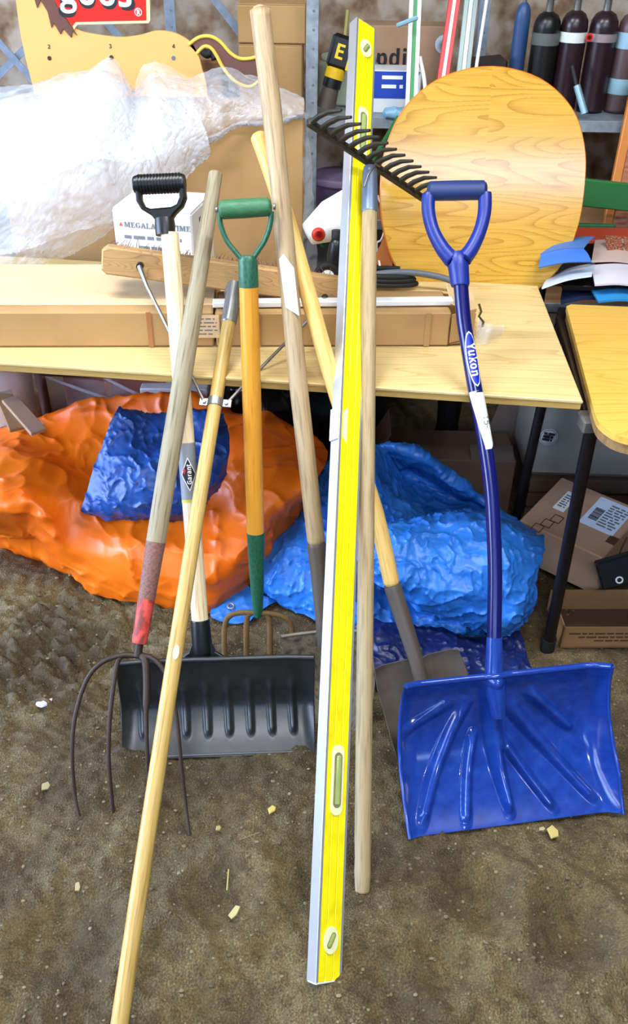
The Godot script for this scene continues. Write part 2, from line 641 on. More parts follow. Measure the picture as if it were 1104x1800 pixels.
func capsule_outline(half_wide: float, half_long: float, at := Vector2.ZERO) -> PackedVector2Array:
	var line := PackedVector2Array()
	for k in 13:
		var a := PI * k / 12.0
		line.append(at + Vector2(cos(a) * half_wide, half_long - half_wide + sin(a) * half_wide))
	for k in 13:
		var a := PI + PI * k / 12.0
		line.append(at + Vector2(cos(a) * half_wide, -(half_long - half_wide) + sin(a) * half_wide))
	return line


func smooth_line(points: Array, steps := 6, closed := false) -> PackedVector2Array:
	var line := PackedVector2Array()
	var n := points.size()
	for i in (n if closed else n - 1):
		var a: Vector2 = points[posmod(i - 1, n) if closed else maxi(i - 1, 0)]
		var d: Vector2 = points[posmod(i + 2, n) if closed else mini(i + 2, n - 1)]
		for s in steps:
			line.append(points[i].cubic_interpolate(points[(i + 1) % n], a, d, float(s) / steps))
	if not closed:
		line.append(points[-1])
	return line


func carton(called: String, label: String, at: Transform3D, size: Vector3, material: Material, group := "") -> Node3D:
	# A closed carton: body, two top flaps with a seam between them, and a strip of tape.
	var box := thing(called, label, "box", at * Vector3(0, -size.y / 2, 0), group)
	piece("body", Shape.new().box(at, size, 0.004), material, box)
	for side in [-1.0, 1.0]:
		piece("flap", Shape.new().box(at * Transform3D(Basis(), Vector3(0, size.y / 2 + 0.0015, side * size.z / 4)), Vector3(size.x - 0.004, 0.003, size.z / 2 - 0.004), 0.001), material, box)
	return box


func text_lines(rows: int, long: float, gap: float, at: Transform3D, salt: int, thick := 0.35) -> Shape:
	# Print too small to read: rows of short word bars.
	var rng := RandomNumberGenerator.new()
	rng.seed = salt
	var st := Shape.new()
	for r in rows:
		var x := -long / 2
		var stop := long / 2 * rng.randf_range(0.5, 1.0)
		while x < stop:
			var w := minf(rng.randf_range(0.8, 2.6) * gap, stop - x + 0.001)
			st.box(at * Transform3D(Basis(), Vector3(x + w / 2, (rows / 2.0 - r - 0.5) * gap, 0)), Vector3(w, gap * thick, 0.0006), 0.0)
			x += w + gap * 0.4
	return st


func barcode(wide: float, high: float, at: Transform3D, salt: int) -> Shape:
	var rng := RandomNumberGenerator.new()
	rng.seed = salt
	var st := Shape.new()
	var x := -wide / 2
	while x < wide / 2:
		var w := rng.randf_range(0.012, 0.05) * wide
		st.box(at * Transform3D(Basis(), Vector3(x + w / 2, 0, 0)), Vector3(w, high, 0.0006), 0.0)
		x += w + rng.randf_range(0.015, 0.04) * wide
	return st


func _ready() -> void:
	# Camera
	var cam := Camera3D.new()
	cam.name = "camera"
	add_child(cam)
	cam.position = Vector3(0, 1.6, 0)
	cam.basis = Basis(Vector3.RIGHT, deg_to_rad(-35.0)) * Basis(Vector3.BACK, deg_to_rad(1.0))
	cam.fov = 60.0
	cam.near = 0.02
	cam.far = 60.0
	cam.current = true
	# Sky and exposure
	var sky_look := ProceduralSkyMaterial.new()
	sky_look.sky_top_color = Color(0.62, 0.76, 0.98)
	sky_look.sky_horizon_color = Color(0.90, 0.95, 1.0)
	sky_look.ground_bottom_color = Color(0.42, 0.41, 0.38)
	sky_look.ground_horizon_color = Color(0.62, 0.62, 0.60)
	sky_look.sky_energy_multiplier = 5.0
	sky_look.ground_energy_multiplier = 2.5
	var env := Environment.new()
	env.background_mode = Environment.BG_SKY
	env.sky = Sky.new()
	env.sky.sky_material = sky_look
	env.tonemap_mode = Environment.TONE_MAPPER_LINEAR
	env.tonemap_exposure = 0.48
	env.sdfgi_enabled = true
	env.ssao_enabled = true
	env.ssil_enabled = true
	var around := WorldEnvironment.new()
	around.name = "surroundings"
	around.environment = env
	add_child(around)
	make_materials()
	# Ceiling lamps: fluorescent fittings, each with its own light (see strip_lamp)
	strip_lamp(Vector3(-0.9, 2.95, -1.4), 14.0, "twin tube ceiling lamp above the heap of clear plastic")
	strip_lamp(Vector3(0.9, 2.95, -0.8), 13.0, "twin tube ceiling lamp above the blue snow shovel")
	strip_lamp(Vector3(0.0, 2.95, 1.2), 16.0, "twin tube ceiling lamp behind the viewer")
	room()
	ground()
	# Tools leaning on the table
	spirit_level()
	bow_rake()
	push_broom()
	black_snow_shovel()
	blue_snow_shovel()
	digging_fork()
	hay_fork()
	round_spade()
	square_shovel()
	# Tables and what lies on them
	tables()
	table_load()
	# Tarps and what stands under the table
	tarps()
	under_table()
	# Back of the bay
	shelving()
	shelf_goods()
	right_side()
	litter()


func strip_lamp(at: Vector3, power: float, label: String) -> void:
	var lamp := thing("ceiling_lamp", label, "ceiling lamp", at)
	piece("housing", Shape.new().box(Transform3D(Basis(), at + Vector3(0, 0.05, 0)), Vector3(1.25, 0.06, 0.22), 0.01), m("white"), lamp)
	for z in [-0.055, 0.055]:
		piece("tube", Shape.new().tube([at + Vector3(-0.58, 0, z), at + Vector3(0.58, 0, z)], 0.016, 12), m("glow"), lamp)
		for x in [-0.6, 0.6]:
			piece("tube_holder", Shape.new().box(Transform3D(Basis(), at + Vector3(x, 0.01, z)), Vector3(0.03, 0.05, 0.04), 0.003), m("white"), lamp)
	piece("hanger", Shape.new().tube([at + Vector3(-0.4, 0.08, 0), at + Vector3(-0.4, 0.35, 0)], 0.004, 6), m("steel_grey"), lamp)
	piece("hanger", Shape.new().tube([at + Vector3(0.4, 0.08, 0), at + Vector3(0.4, 0.35, 0)], 0.004, 6), m("steel_grey"), lamp)
	var light := AreaLight3D.new()
	light.name = "tube_light"
	light.area_size = Vector2(1.16, 0.14)
	light.light_energy = power
	light.light_color = Color(0.96, 0.98, 1.0)
	light.shadow_enabled = true
	light.basis = Basis(Vector3.RIGHT, -PI / 2)
	lamp.add_child(light)
	light.position = Vector3(0, -0.025, 0)
	light.set("area_range", 12.0)
	light.set("area_attenuation", 2.0)


func room() -> void:
	var wall := func(called: String, at: Vector3, size: Vector3, mat: Material) -> void:
		structure(called, Shape.new().box(Transform3D(Basis(), at), size, 0.0), mat)
	wall.call("wall_back", Vector3(-0.25, 1.65, -3.68), Vector3(8.0, 3.5, 0.15), m("wall"))
	wall.call("wall_right", Vector3(3.6, 1.65, 0.2), Vector3(0.15, 3.5, 8.0), m("rear_wall"))
	wall.call("ceiling", Vector3(-0.25, 3.4, 0.2), Vector3(8.0, 0.15, 8.0), m("roof"))
	# Left wall with its wide door standing open to daylight
	structure("wall_left", Shape.new().box(Transform3D(Basis(), Vector3(-4.1, 1.65, -3.2)), Vector3(0.15, 3.5, 0.9), 0.0).box(Transform3D(Basis(), Vector3(-4.1, 1.65, 2.6)), Vector3(0.15, 3.5, 3.2), 0.0).box(Transform3D(Basis(), Vector3(-4.1, 3.1, -0.9)), Vector3(0.15, 0.6, 3.8), 0.0), m("rear_wall"))
	# Wall behind the viewer with a long high window opening
	structure("wall_front", Shape.new().box(Transform3D(Basis(), Vector3(-0.25, 1.3, 4.2)), Vector3(8.0, 2.8, 0.15), 0.0).box(Transform3D(Basis(), Vector3(-0.25, 3.25, 4.2)), Vector3(8.0, 0.3, 0.15), 0.0).box(Transform3D(Basis(), Vector3(-3.9, 2.9, 4.2)), Vector3(0.7, 0.45, 0.15), 0.0).box(Transform3D(Basis(), Vector3(3.3, 2.9, 4.2)), Vector3(0.9, 0.45, 0.15), 0.0), m("rear_wall"))


func soil_height(x: float, z: float, broad: FastNoiseLite, fine: FastNoiseLite, furrow: FastNoiseLite) -> float:
	var y := broad.get_noise_2d(x, z) * 0.022 + fine.get_noise_2d(x, z) * 0.009 - 0.005
	# tracked mud: short wavy ridges at the left
	var track := exp(-pow((x + 0.62) / 0.34, 2.0) - pow((z + 1.66) / 0.26, 2.0))
	if track > 0.02:
		y += track * (absf(furrow.get_noise_2d(x * 1.0 + z * 0.5, z * 2.4 - x * 0.4)) * 0.085 - 0.02)
	# footprints pressed into the loose soil
	for print_at in [[Vector2(0.34, -0.98), 0.07, 0.0272], [Vector2(0.50, -0.93), 0.08, 0.0340], [Vector2(0.26, -0.86), 0.06, 0.0204], [Vector2(-0.16, -0.98), 0.07, 0.0204], [Vector2(-0.45, -0.9), 0.09, 0.0204]]:
		var d: float = Vector2(x, z).distance_to(print_at[0]) / print_at[1]
		if d < 2.5:
			y += print_at[2] * (exp(-pow((d - 1.35) / 0.4, 2.0)) * 0.6 - exp(-d * d * 1.6))
	# soil pushed up against the black snow shovel's left corner
	var heap := Vector2(x + 0.42, (z + 1.30) * 1.3).length() / 0.07
	y += 0.028 * exp(-heap * heap)
	return y


func ground() -> void:
	var broad := FastNoiseLite.new()
	broad.seed = 81
	broad.frequency = 3.2
	broad.fractal_octaves = 3
	var fine := FastNoiseLite.new()
	fine.seed = 82
	fine.frequency = 24.0
	fine.fractal_octaves = 3
	var furrow := FastNoiseLite.new()
	furrow.seed = 83
	furrow.frequency = 9.0
	furrow.fractal_octaves = 2
	var lay := func(stops: Array) -> Array:
		var list := []
		for s in stops:
			for k in s[2]:
				list.append(lerpf(s[0], s[1], float(k) / s[2]))
		list.append(stops[-1][1])
		return list
	var xs: Array = lay.call([[-4.1, -1.3, 28], [-1.3, 1.1, 240], [1.1, 3.6, 25]])
	var zs: Array = lay.call([[-3.65, -2.2, 30], [-2.2, -0.55, 190], [-0.55, 4.2, 40]])
	var grid := []
	for z in zs:
		var row := []
		for x in xs:
			row.append(Vector3(x, soil_height(x, z, broad, fine, furrow), z))
		grid.append(row)
	var st := Shape.new()
	var flipped := []
	for row in grid:
		var back: Array = row.duplicate()
		back.reverse()
		flipped.append(back)
	st.sheet(flipped)
	for k in st.points.size():
		st.coords[k] = Vector2(st.points[k].x, st.points[k].z)
		var damp := clampf(0.5 + broad.get_noise_2d(st.points[k].x * 0.9 + 40.0, st.points[k].z * 0.9) * 1.5, 0.0, 1.0)
		st.tints.append(Color(0.52, 0.48, 0.42).lerp(Color(1, 1, 1), damp))
	structure("floor", st, m("soil"), "bare brown earth floor with small stones")
	# Loose grit: too many to count
	var stone := SphereMesh.new()
	stone.radial_segments = 6
	stone.rings = 3
	stone.radius = 0.5
	stone.height = 0.7
	var grit := MultiMesh.new()
	grit.transform_format = MultiMesh.TRANSFORM_3D
	grit.use_colors = true
	grit.mesh = stone
	grit.instance_count = 9000
	var rng := RandomNumberGenerator.new()
	rng.seed = 84
	for k in 9000:
		var x := rng.randf_range(-1.1, 1.0)
		var z := rng.randf_range(-2.0, -0.55)
		var size := 0.0017 + 0.0075 * pow(rng.randf(), 3.6)
		var y := soil_height(x, z, broad, fine, furrow)
		var turn := Basis.from_euler(Vector3(rng.randf() * 0.6, rng.randf() * TAU, rng.randf() * 0.6)).scaled(Vector3(size * rng.randf_range(0.8, 1.5), size * 0.8, size))
		grit.set_instance_transform(k, Transform3D(turn, Vector3(x, y + size * 0.12, z)))
		var tone := rng.randf()
		grit.set_instance_color(k, Color(0.10, 0.075, 0.045).lerp(Color(0.24, 0.19, 0.105), pow(tone, 2.0)))
	var scatter := MultiMeshInstance3D.new()
	scatter.multimesh = grit
	scatter.material_override = plain(Color.WHITE, 0.9, 0.0, {"vertex_color_use_as_albedo": true})
	scatter.name = "gravel"
	add_child(scatter)
	scatter.set_meta("kind", "stuff")
	scatter.set_meta("label", "fine tan gravel strewn over the brown earth floor")


# ---- the tools ----

func spirit_level() -> void:
	var base := Vector3(0.033, 0, -0.8226)
	var along := Vector3(0.0303, 0.6606, -0.7501)
	var n := Vector3(-0.0708, 0.75, 0.6577)
	var r := Vector3(0.997, 0.0332, 0.0695)
	var turn := deg_to_rad(41.0)
	var front := n * cos(turn) + r * sin(turn)
	var wide := r * cos(turn) - n * sin(turn)
	var f := frame(wide, along, base)
	var long := 2.032
	var tool := thing("spirit_level", "long yellow and silver spirit level leaning upright on the table edge", "spirit level", base)
	var beam := Shape.new()
	beam.box(f * Transform3D(Basis(), Vector3(-0.0265, long / 2, 0)), Vector3(0.007, long, 0.027), 0.001)
	beam.box(f * Transform3D(Basis(), Vector3(0.0265, long / 2, 0)), Vector3(0.007, long, 0.027), 0.001)
	piece("rail", beam, m("alu"), tool, "silver aluminium rails")
	piece("web", Shape.new().box(f * Transform3D(Basis(), Vector3(0, long / 2, 0)), Vector3(0.047, long - 0.004, 0.019), 0.0), m("level_groove"), tool)
	for side in [1.0, -1.0]:
		for k in 3:
			var x := (k - 1) * 0.0172
			piece("face_panel", Shape.new().box(f * Transform3D(Basis(), Vector3(x, long / 2, side * 0.0112)), Vector3(0.0162 if k != 1 else 0.0166, long, 0.0045), 0.0009), m("level_yellow"), tool)
	for end in [0.0, long]:
		piece("end_cap", Shape.new().box(f * Transform3D(Basis(), Vector3(0, end, 0)), Vector3(0.058, 0.006, 0.026), 0.0015), m("white") if end == 0.0 else m("alu"), tool)
	for s in [0.068, 1.962]:
		var at := f * Transform3D(Basis(), Vector3(0, s, 0.0135))
		var bezel := piece("vial_bezel", Shape.new().slab(oval(0.0165, 0.0235, 36), 0.003, at * Transform3D(Basis(), Vector3(0, 0, 0.003)), 0.0008), m("cream"), tool)
		var tilt := Basis(Vector3.BACK, -0.5)
		piece("recess", Shape.new().slab(capsule_outline(0.0055, 0.0145), 0.001, at * Transform3D(tilt, Vector3(0, 0, 0.0034))), m("vial_back"), bezel)
		var glass := piece("vial", Shape.new().tube([at * (tilt * Vector3(0, -0.012, 0.003)), at * (tilt * Vector3(0, 0.012, 0.003))], 0.0038, 14, true, 1.0, 0.6), m("vial"), bezel)
		glass.set_meta("label", "tilted glass vial")
	for s in [0.345, 1.741]:
		var at := f * Transform3D(Basis(), Vector3(0, s, 0.0135))
		var bezel := piece("vial_bezel", Shape.new().slab(capsule_outline(0.0145, 0.064), 0.003, at * Transform3D(Basis(), Vector3(0, 0, 0.0028)), 0.0008), m("cream"), tool)
		piece("recess", Shape.new().slab(capsule_outline(0.0092, 0.05), 0.001, at * Transform3D(Basis(), Vector3(0, 0, 0.0033))), m("vial_back"), bezel)
		piece("vial", Shape.new().tube([at * Vector3(0, -0.045, 0.003), at * Vector3(0, 0.045, 0.003)], 0.006, 14, true, 0.6, 0.6), m("vial"), bezel)
	# the level vial set into the silver rail at mid length
	var mid := frame(along, front, f * Vector3(-0.0302, 1.044, 0.002))
	var window := piece("rail_window", Shape.new().slab(PackedVector2Array([Vector2(-0.034, -0.012), Vector2(0.034, -0.012), Vector2(0.034, 0.014), Vector2(-0.034, 0.014)]), 0.004, frame(along, front, f * Vector3(-0.0312, 1.044, 0.0)), 0.0008), m("white"), tool)
	piece("vial", Shape.new().tube([mid * Vector3(-0.022, 0, -0.001), mid * Vector3(0.022, 0, -0.001)], 0.005, 14, true, 1.0, 0.6), m("vial"), window)
	piece("rail_notch", Shape.new().slab(PackedVector2Array([Vector2(-0.038, -0.010), Vector2(-0.028, 0.001), Vector2(0.028, 0.001), Vector2(0.038, -0.010)]), 0.002, Transform3D(Basis(along, -wide, front), f * Vector3(-0.0198, 1.044, 0.0142))), m("cream"), tool)


func bow_rake() -> void:
	var base := Vector3(0.1076, 0, -1.001)
	var d := Vector3(0.008, 0.7359, -0.6771)
	var n := Vector3(-0.0789, 0.6755, 0.7332)
	var r := Vector3(0.9968, 0.0476, 0.0635)
	var at := func(s: float) -> Vector3: return base + d * s + r * (-0.007 * s)
	var tool := thing("garden_rake", "iron garden rake leaning head up beside the yellow spirit level", "rake", base)
	piece("handle", Shape.new().tube([at.call(-0.01), at.call(0.03), at.call(0.055), at.call(0.09), at.call(0.6), at.call(1.1), at.call(1.42)], [0.0145, 0.0165, 0.0158, 0.0168, 0.0172, 0.0168, 0.0165], 18, true, 1.0, 0.5), m("wood_rake"), tool)
	piece("ferrule", Shape.new().tube([at.call(1.40), at.call(1.405), at.call(1.49), at.call(1.505)], [0.0172, 0.0182, 0.0165, 0.014], 18), m("ferrule"), tool)
	var turn := deg_to_rad(53.0)
	var bar := r * cos(turn) - n * sin(turn)
	var tooth := r * sin(turn) + n * cos(turn)
	var head: Vector3 = at.call(1.515)
	var bar_shape := Shape.new()
	bar_shape.box(frame(bar, d, head), Vector3(0.41, 0.018, 0.012), 0.003)
	piece("head_bar", bar_shape, m("rake_iron"), tool)
	var tine := Shape.new()
	tine.tube([Vector3(0, 0, 0), Vector3(0, 0.006, 0.022), Vector3(0, 0.006, 0.05), Vector3(0, -0.004, 0.082)], [0.0062, 0.0058, 0.0050, 0.0032], 8)
	var tine_mesh := tine.commit()
	for k in 14:
		var node := piece("tine", tine_mesh, m("rake_iron"), tool)
		node.transform = Transform3D(Basis(bar, d, bar.cross(d)), head + bar * (-0.197 + k * 0.0303) - base)
		if node.basis.z.dot(tooth) < 0.0:
			node.basis = Basis(-bar, d, -bar.cross(d))
	piece("wire_tie", Shape.new().tube([at.call(1.45) + n * 0.019 - r * 0.012, at.call(1.475) + n * 0.022 - r * 0.004, at.call(1.50) + n * 0.022 + r * 0.012, head + bar * 0.035 + n * 0.012], 0.0022, 8), m("zinc"), tool)


func push_broom() -> void:
	var base := Vector3(-0.3177, 0, -0.7085)
	var d := Vector3(0.0879, 0.5825, -0.8081)
	var n := Vector3(-0.0623, 0.8128, 0.5791)
	var r := Vector3(0.9942, -0.0005, 0.1078)
	var tool := thing("push_broom", "push broom standing upside down with its wooden block on the cartons", "broom", base)
	var bend := func(s: float) -> Vector3: return base + d * s - r * 0.005 * sin(s * 2.1)
	piece("handle", Shape.new().tube([bend.call(-0.01), bend.call(0.3), bend.call(0.6), bend.call(0.9), bend.call(1.2), bend.call(1.42)], [0.0155, 0.0155, 0.0153, 0.015, 0.0148, 0.0145], 18), m("wood_broom"), tool)
	piece("ferrule", Shape.new().tube([bend.call(1.40), bend.call(1.405), bend.call(1.47), bend.call(1.50)], [0.0150, 0.0172, 0.0172, 0.0178], 18), m("zinc"), tool)
	var left := Vector3(-0.483, 0.9205, -1.945)
	var right := Vector3(0.0594, 0.844, -1.97)
	var x := (right - left).normalized()
	var f := frame(x, Vector3(0, 1, -0.12), (left + right) / 2)
	var long := left.distance_to(right)
	var profile := PackedVector2Array([Vector2(-long / 2 + 0.012, -0.031), Vector2(long / 2 - 0.012, -0.031), Vector2(long / 2, -0.02), Vector2(long / 2, 0.02), Vector2(long / 2 - 0.012, 0.031), Vector2(-long / 2 + 0.012, 0.031), Vector2(-long / 2, 0.022), Vector2(-long / 2, -0.022)])
	piece("block", Shape.new().slab(profile, 0.036, f * Transform3D(Basis(), Vector3(0, 0, 0.018)), 0.004), m("wood_block"), tool)
	var rng := RandomNumberGenerator.new()
	rng.seed = 91
	var tuft := Shape.new()
	for k in 900:
		var a := f * Vector3(rng.randf_range(-long / 2 + 0.004, long / 2 - 0.004), rng.randf_range(-0.028, 0.026), -0.016)
		var b := a - f.basis.z * rng.randf_range(0.065, 0.085) + f.basis.x * rng.randf_range(-0.012, 0.012) + f.basis.y * rng.randf_range(-0.016, 0.010)
		tuft.tube([a, b], [0.0011, 0.0007], 3, false)
	var hair := piece("bristles", tuft, mottled([Color(0.34, 0.22, 0.20), Color(0.60, 0.42, 0.38)], 0.05, Vector3(1, 8, 1), 0.8), tool)
	hair.set_meta("kind", "stuff")
	var socket: Vector3 = bend.call(1.47)
	piece("handle_socket", Shape.new().tube([socket, f * Vector3(f.affine_inverse() * socket * Vector3(1, 1, 0) + Vector3(0, 0, 0.014))], [0.019, 0.021], 16), m("zinc"), tool)
	var clamp_at: Vector3 = bend.call(1.205)
	piece("clamp", Shape.new().tube([clamp_at - d * 0.009, clamp_at + d * 0.009], 0.0172, 18), m("zinc"), tool)
	for side in [-1.0, 1.0]:
		var ear: Vector3 = clamp_at + r * side * 0.024
		piece("clamp_ear", Shape.new().box(frame(r, d, ear), Vector3(0.022, 0.018, 0.004), 0.001), m("zinc"), tool)
		piece("bolt", Shape.new().tube([ear - n * 0.004, ear + n * 0.006], 0.0045, 6), m("steel_grey"), tool)
		var anchor: Vector3 = Vector3(-0.3951, 0.9135, -1.925) if side < 0.0 else Vector3(0.0162, 0.8374, -1.95)
		var foot := anchor + Vector3(0, 0, 0.012)
		piece("brace", Shape.new().tube([anchor, foot, foot.lerp(ear, 0.12) + Vector3(0, -0.006, 0.006), foot.lerp(ear, 0.9), ear], [0.0065, 0.006, 0.0038, 0.0036, 0.0036], 8), m("zinc"), tool)
		piece("brace_screw", Shape.new().tube([anchor, anchor + Vector3(0, 0, 0.012)], 0.008, 10), m("iron"), tool)
	piece("paint_fleck", Shape.new().slab(oval(0.006, 0.014, 16), 0.0006, frame(r, d, base + d * 0.665 + n * 0.0157)), m("white"), tool, "small white paint mark on the handle")


func scoop_grid(f: Transform3D, half: float, profile: Array, ribs: Array, flare: float, nu: int, nv: int, narrow: Callable, flare_from := 0.8, ease_left := 1.0) -> Array:
	# Blade of a shovel: x across, y up along the blade, z towards its hollow face.
	var line := []
	for q in profile:
		line.append(Vector3(q.x, q.y, 0))
	var fine := curve(line, nv)
	var grid := []
	for j in nv + 1:
		var row := []
		var s: float = fine[j].x
		for i in nu + 1:
			var u := -half + 2.0 * half * i / nu
			var k: float = fine[j].y
			var side := clampf((absf(u) / half - flare_from) / (1.0 - flare_from), 0.0, 1.0)
			k += flare * side * side * clampf(0.4 + s / 0.14, 0.0, 1.0) * (ease_left if u < 0.0 else 1.0) * clampf(1.25 - s / 0.45, 0.0, 1.0)
			for rib in ribs:
				var a: Vector2 = rib[0]
				var b: Vector2 = rib[1]
				var p := Vector2(u, s)
				var t := clampf((p - a).dot(b - a) / (b - a).length_squared(), 0.0, 1.0)
				var away := p.distance_to(a.lerp(b, t)) / lerpf(rib[2], rib[3], t)
				if away < 1.0:
					var bump := 1.0 - away * away
					k += rib[4] * bump * sqrt(bump) * clampf(minf(t * 5.0 + float(rib[5]), (1.0 - t) * 9.0 + 0.15), 0.0, 1.0)
			row.append(f * Vector3(u * float(narrow.call(s)), s, k))
		grid.append(row)
	return grid


func same_width(_s: float) -> float:
	return 1.0


func black_snow_shovel() -> void:
	var base := Vector3(-0.2249, 0, -1.331)
	var d := Vector3(-0.0772, 0.8845, -0.46)
	var n := Vector3(-0.0954, 0.4527, 0.8865)
	var r := Vector3(0.9924, 0.1124, 0.0495)
	var tool := thing("snow_shovel", "black snow shovel with pale wooden handle and black grip", "snow shovel", Vector3(-0.2061, 0, -1.337))
	var f := Transform3D(Basis(Vector3(0.9975, 0, -0.0706), Vector3(-0.0324, 0.8887, -0.4573), Vector3(0.0628, 0.4585, 0.8865)), Vector3(-0.2061, 0, -1.337))
	var ribs := []
	for k in 8:
		var x := -0.175 + k * 0.0485
		ribs.append([Vector2(x + 0.002, 0.165), Vector2(x + 0.006, 0.03), 0.012, 0.0085, 0.010, 0.1])
	var grid := scoop_grid(f, 0.217, [Vector2(-0.012, 0.008), Vector2(0.03, -0.012), Vector2(0.07, -0.026), Vector2(0.098, -0.031), Vector2(0.125, -0.022), Vector2(0.17, 0.002), Vector2(0.222, 0.03)], ribs, 0.016, 150, 70, same_width, 0.86)
	piece("blade", Shape.new().sheet(grid, 1.0, 0.0035), m("scoop_black"), tool)
	var rim: Array = grid[-1].duplicate()
	piece("top_rim", Shape.new().tube([rim[0], rim[20], rim[75], rim[130], rim[150]], 0.006, 10), m("scoop_black"), tool)
	piece("wear_strip", Shape.new().tube([grid[2][4] + f.basis.z * 0.001, grid[2][75] + f.basis.z * 0.001, grid[2][146] + f.basis.z * 0.001], 0.003, 8), plain(Color(0.30, 0.31, 0.32), 0.4), tool)
	var top := func(s: float) -> Vector3: return base + d * s
	piece("socket", Shape.new().tube([top.call(0.19) - n * 0.012, top.call(0.225) - n * 0.004, top.call(0.25), top.call(0.305), top.call(0.308)], [0.017, 0.023, 0.0225, 0.021, 0.019], 18), m("black_plastic"), tool)
	for side in [-1.0, 1.0]:
		piece("gusset", Shape.new().slab(PackedVector2Array([Vector2(0, 0.19), Vector2(side * 0.065, 0.212), Vector2(side * 0.03, 0.235), Vector2(side * 0.018, 0.265), Vector2(0, 0.27)]), 0.012, Transform3D(Basis(r, d, n), base + n * 0.008), 0.002), m("black_plastic"), tool)
	piece("handle", Shape.new().tube([top.call(0.29), top.call(0.7), top.call(1.14)], [0.0185, 0.0188, 0.0185], 20), m("wood_pale"), tool)
	# printed sleeve near the middle of the handle
	var sleeve := piece("sleeve", Shape.new().tube([top.call(0.575), top.call(0.70)], 0.0193, 22, false), plain(Color(0.52, 0.53, 0.55), 0.5), tool, "grey printed sleeve")
	piece("yellow_band", Shape.new().tube([top.call(0.572), top.call(0.578)], 0.0195, 22, false), plain(Color(0.80, 0.74, 0.12), 0.5), sleeve)
	var wrap := func(p: Vector3, lift: float) -> Vector3:
		var a := p.y / 0.0195 - 0.25
		return base + d * (0.633 + p.x) + (n * cos(a) - r * sin(a)) * (0.0196 + lift)
	var patch := func(half_long: float, half_wide: float, at: Vector2, lift: float) -> Shape:
		# a diamond laid round the sleeve
		var st := Shape.new()
		for k in 12:
			for q in 8:
				var corners := []
				for c in [[k, q], [k + 1, q], [k + 1, q + 1], [k, q + 1]]:
					var x: float = -half_long + half_long * c[0] / 6.0
					corners.append(wrap.call(Vector3(at.x + x, at.y + half_wide * (1.0 - absf(x) / half_long) * (c[1] / 4.0 - 1.0), 0), lift))
				st.facet(corners, n)
		return st
	piece("badge_rim", patch.call(0.037, 0.0165, Vector2.ZERO, 0.0004), m("white"), sleeve)
	piece("badge", patch.call(0.033, 0.0145, Vector2.ZERO, 0.0008), m("ink"), sleeve)
	piece("badge_mark", patch.call(0.007, 0.0035, Vector2(0.008, 0.0085), 0.0012), plain(Color(0.80, 0.16, 0.20), 0.5), sleeve)
	piece("lettering", bent_writing("Garant", 0.0095, func(p: Vector3) -> Vector3: return wrap.call(Vector3(p.x, p.y - 0.001, 0), 0.0013 + p.z)), m("white"), sleeve)
	# D grip
	var g := func(x: float, y: float) -> Vector2: return Vector2(x, y)
	var yoke := PackedVector2Array([Vector2(-0.0643, 1.2460), Vector2(-0.0639, 1.2092), Vector2(-0.0545, 1.1912), Vector2(-0.0337, 1.1769), Vector2(-0.0250, 1.1647), Vector2(-0.0257, 1.1416), Vector2(0.0061, 1.1415), Vector2(0.0068, 1.1645), Vector2(0.0163, 1.1764), Vector2(0.0332, 1.1900), Vector2(0.0419, 1.2076), Vector2(0.0402, 1.2465), Vector2(0.0281, 1.2464), Vector2(0.0286, 1.2087), Vector2(0.0215, 1.1955), Vector2(0.0089, 1.1908), Vector2(-0.0349, 1.1908), Vector2(-0.0467, 1.1964), Vector2(-0.0528, 1.2106), Vector2(-0.0522, 1.2450)])
	piece("grip_yoke", Shape.new().slab(yoke, 0.022, Transform3D(Basis(r, d, n), base + n * 0.011), 0.004), m("black_plastic"), tool)
	piece("collar", Shape.new().tube([Vector3(-0.3238, 1.034, -1.869), Vector3(-0.3226, 1.023, -1.863), Vector3(-0.3216, 1.004, -1.853)], [0.020, 0.0212, 0.0205], 20), m("black_plastic"), tool)
	var bar_left := Vector3(-0.3874, 1.092, -1.905)
	var bar_right := Vector3(-0.2801, 1.1, -1.898)
	var grip := piece("grip", Shape.new().tube([bar_left, bar_left.lerp(bar_right, 0.04), bar_left.lerp(bar_right, 0.96), bar_right], [0.0165, 0.0185, 0.0185, 0.0165], 18, true, 0.9), m("black_plastic"), tool)
	for k in 14:
		var c := bar_left.lerp(bar_right, 0.1 + 0.8 * k / 13.0)
		var half := (bar_right - bar_left).normalized() * 0.0016
		piece("grip_ridge", Shape.new().tube([c - half, c + half], 0.0205, 18, true, 0.9), m("black_plastic"), grip)


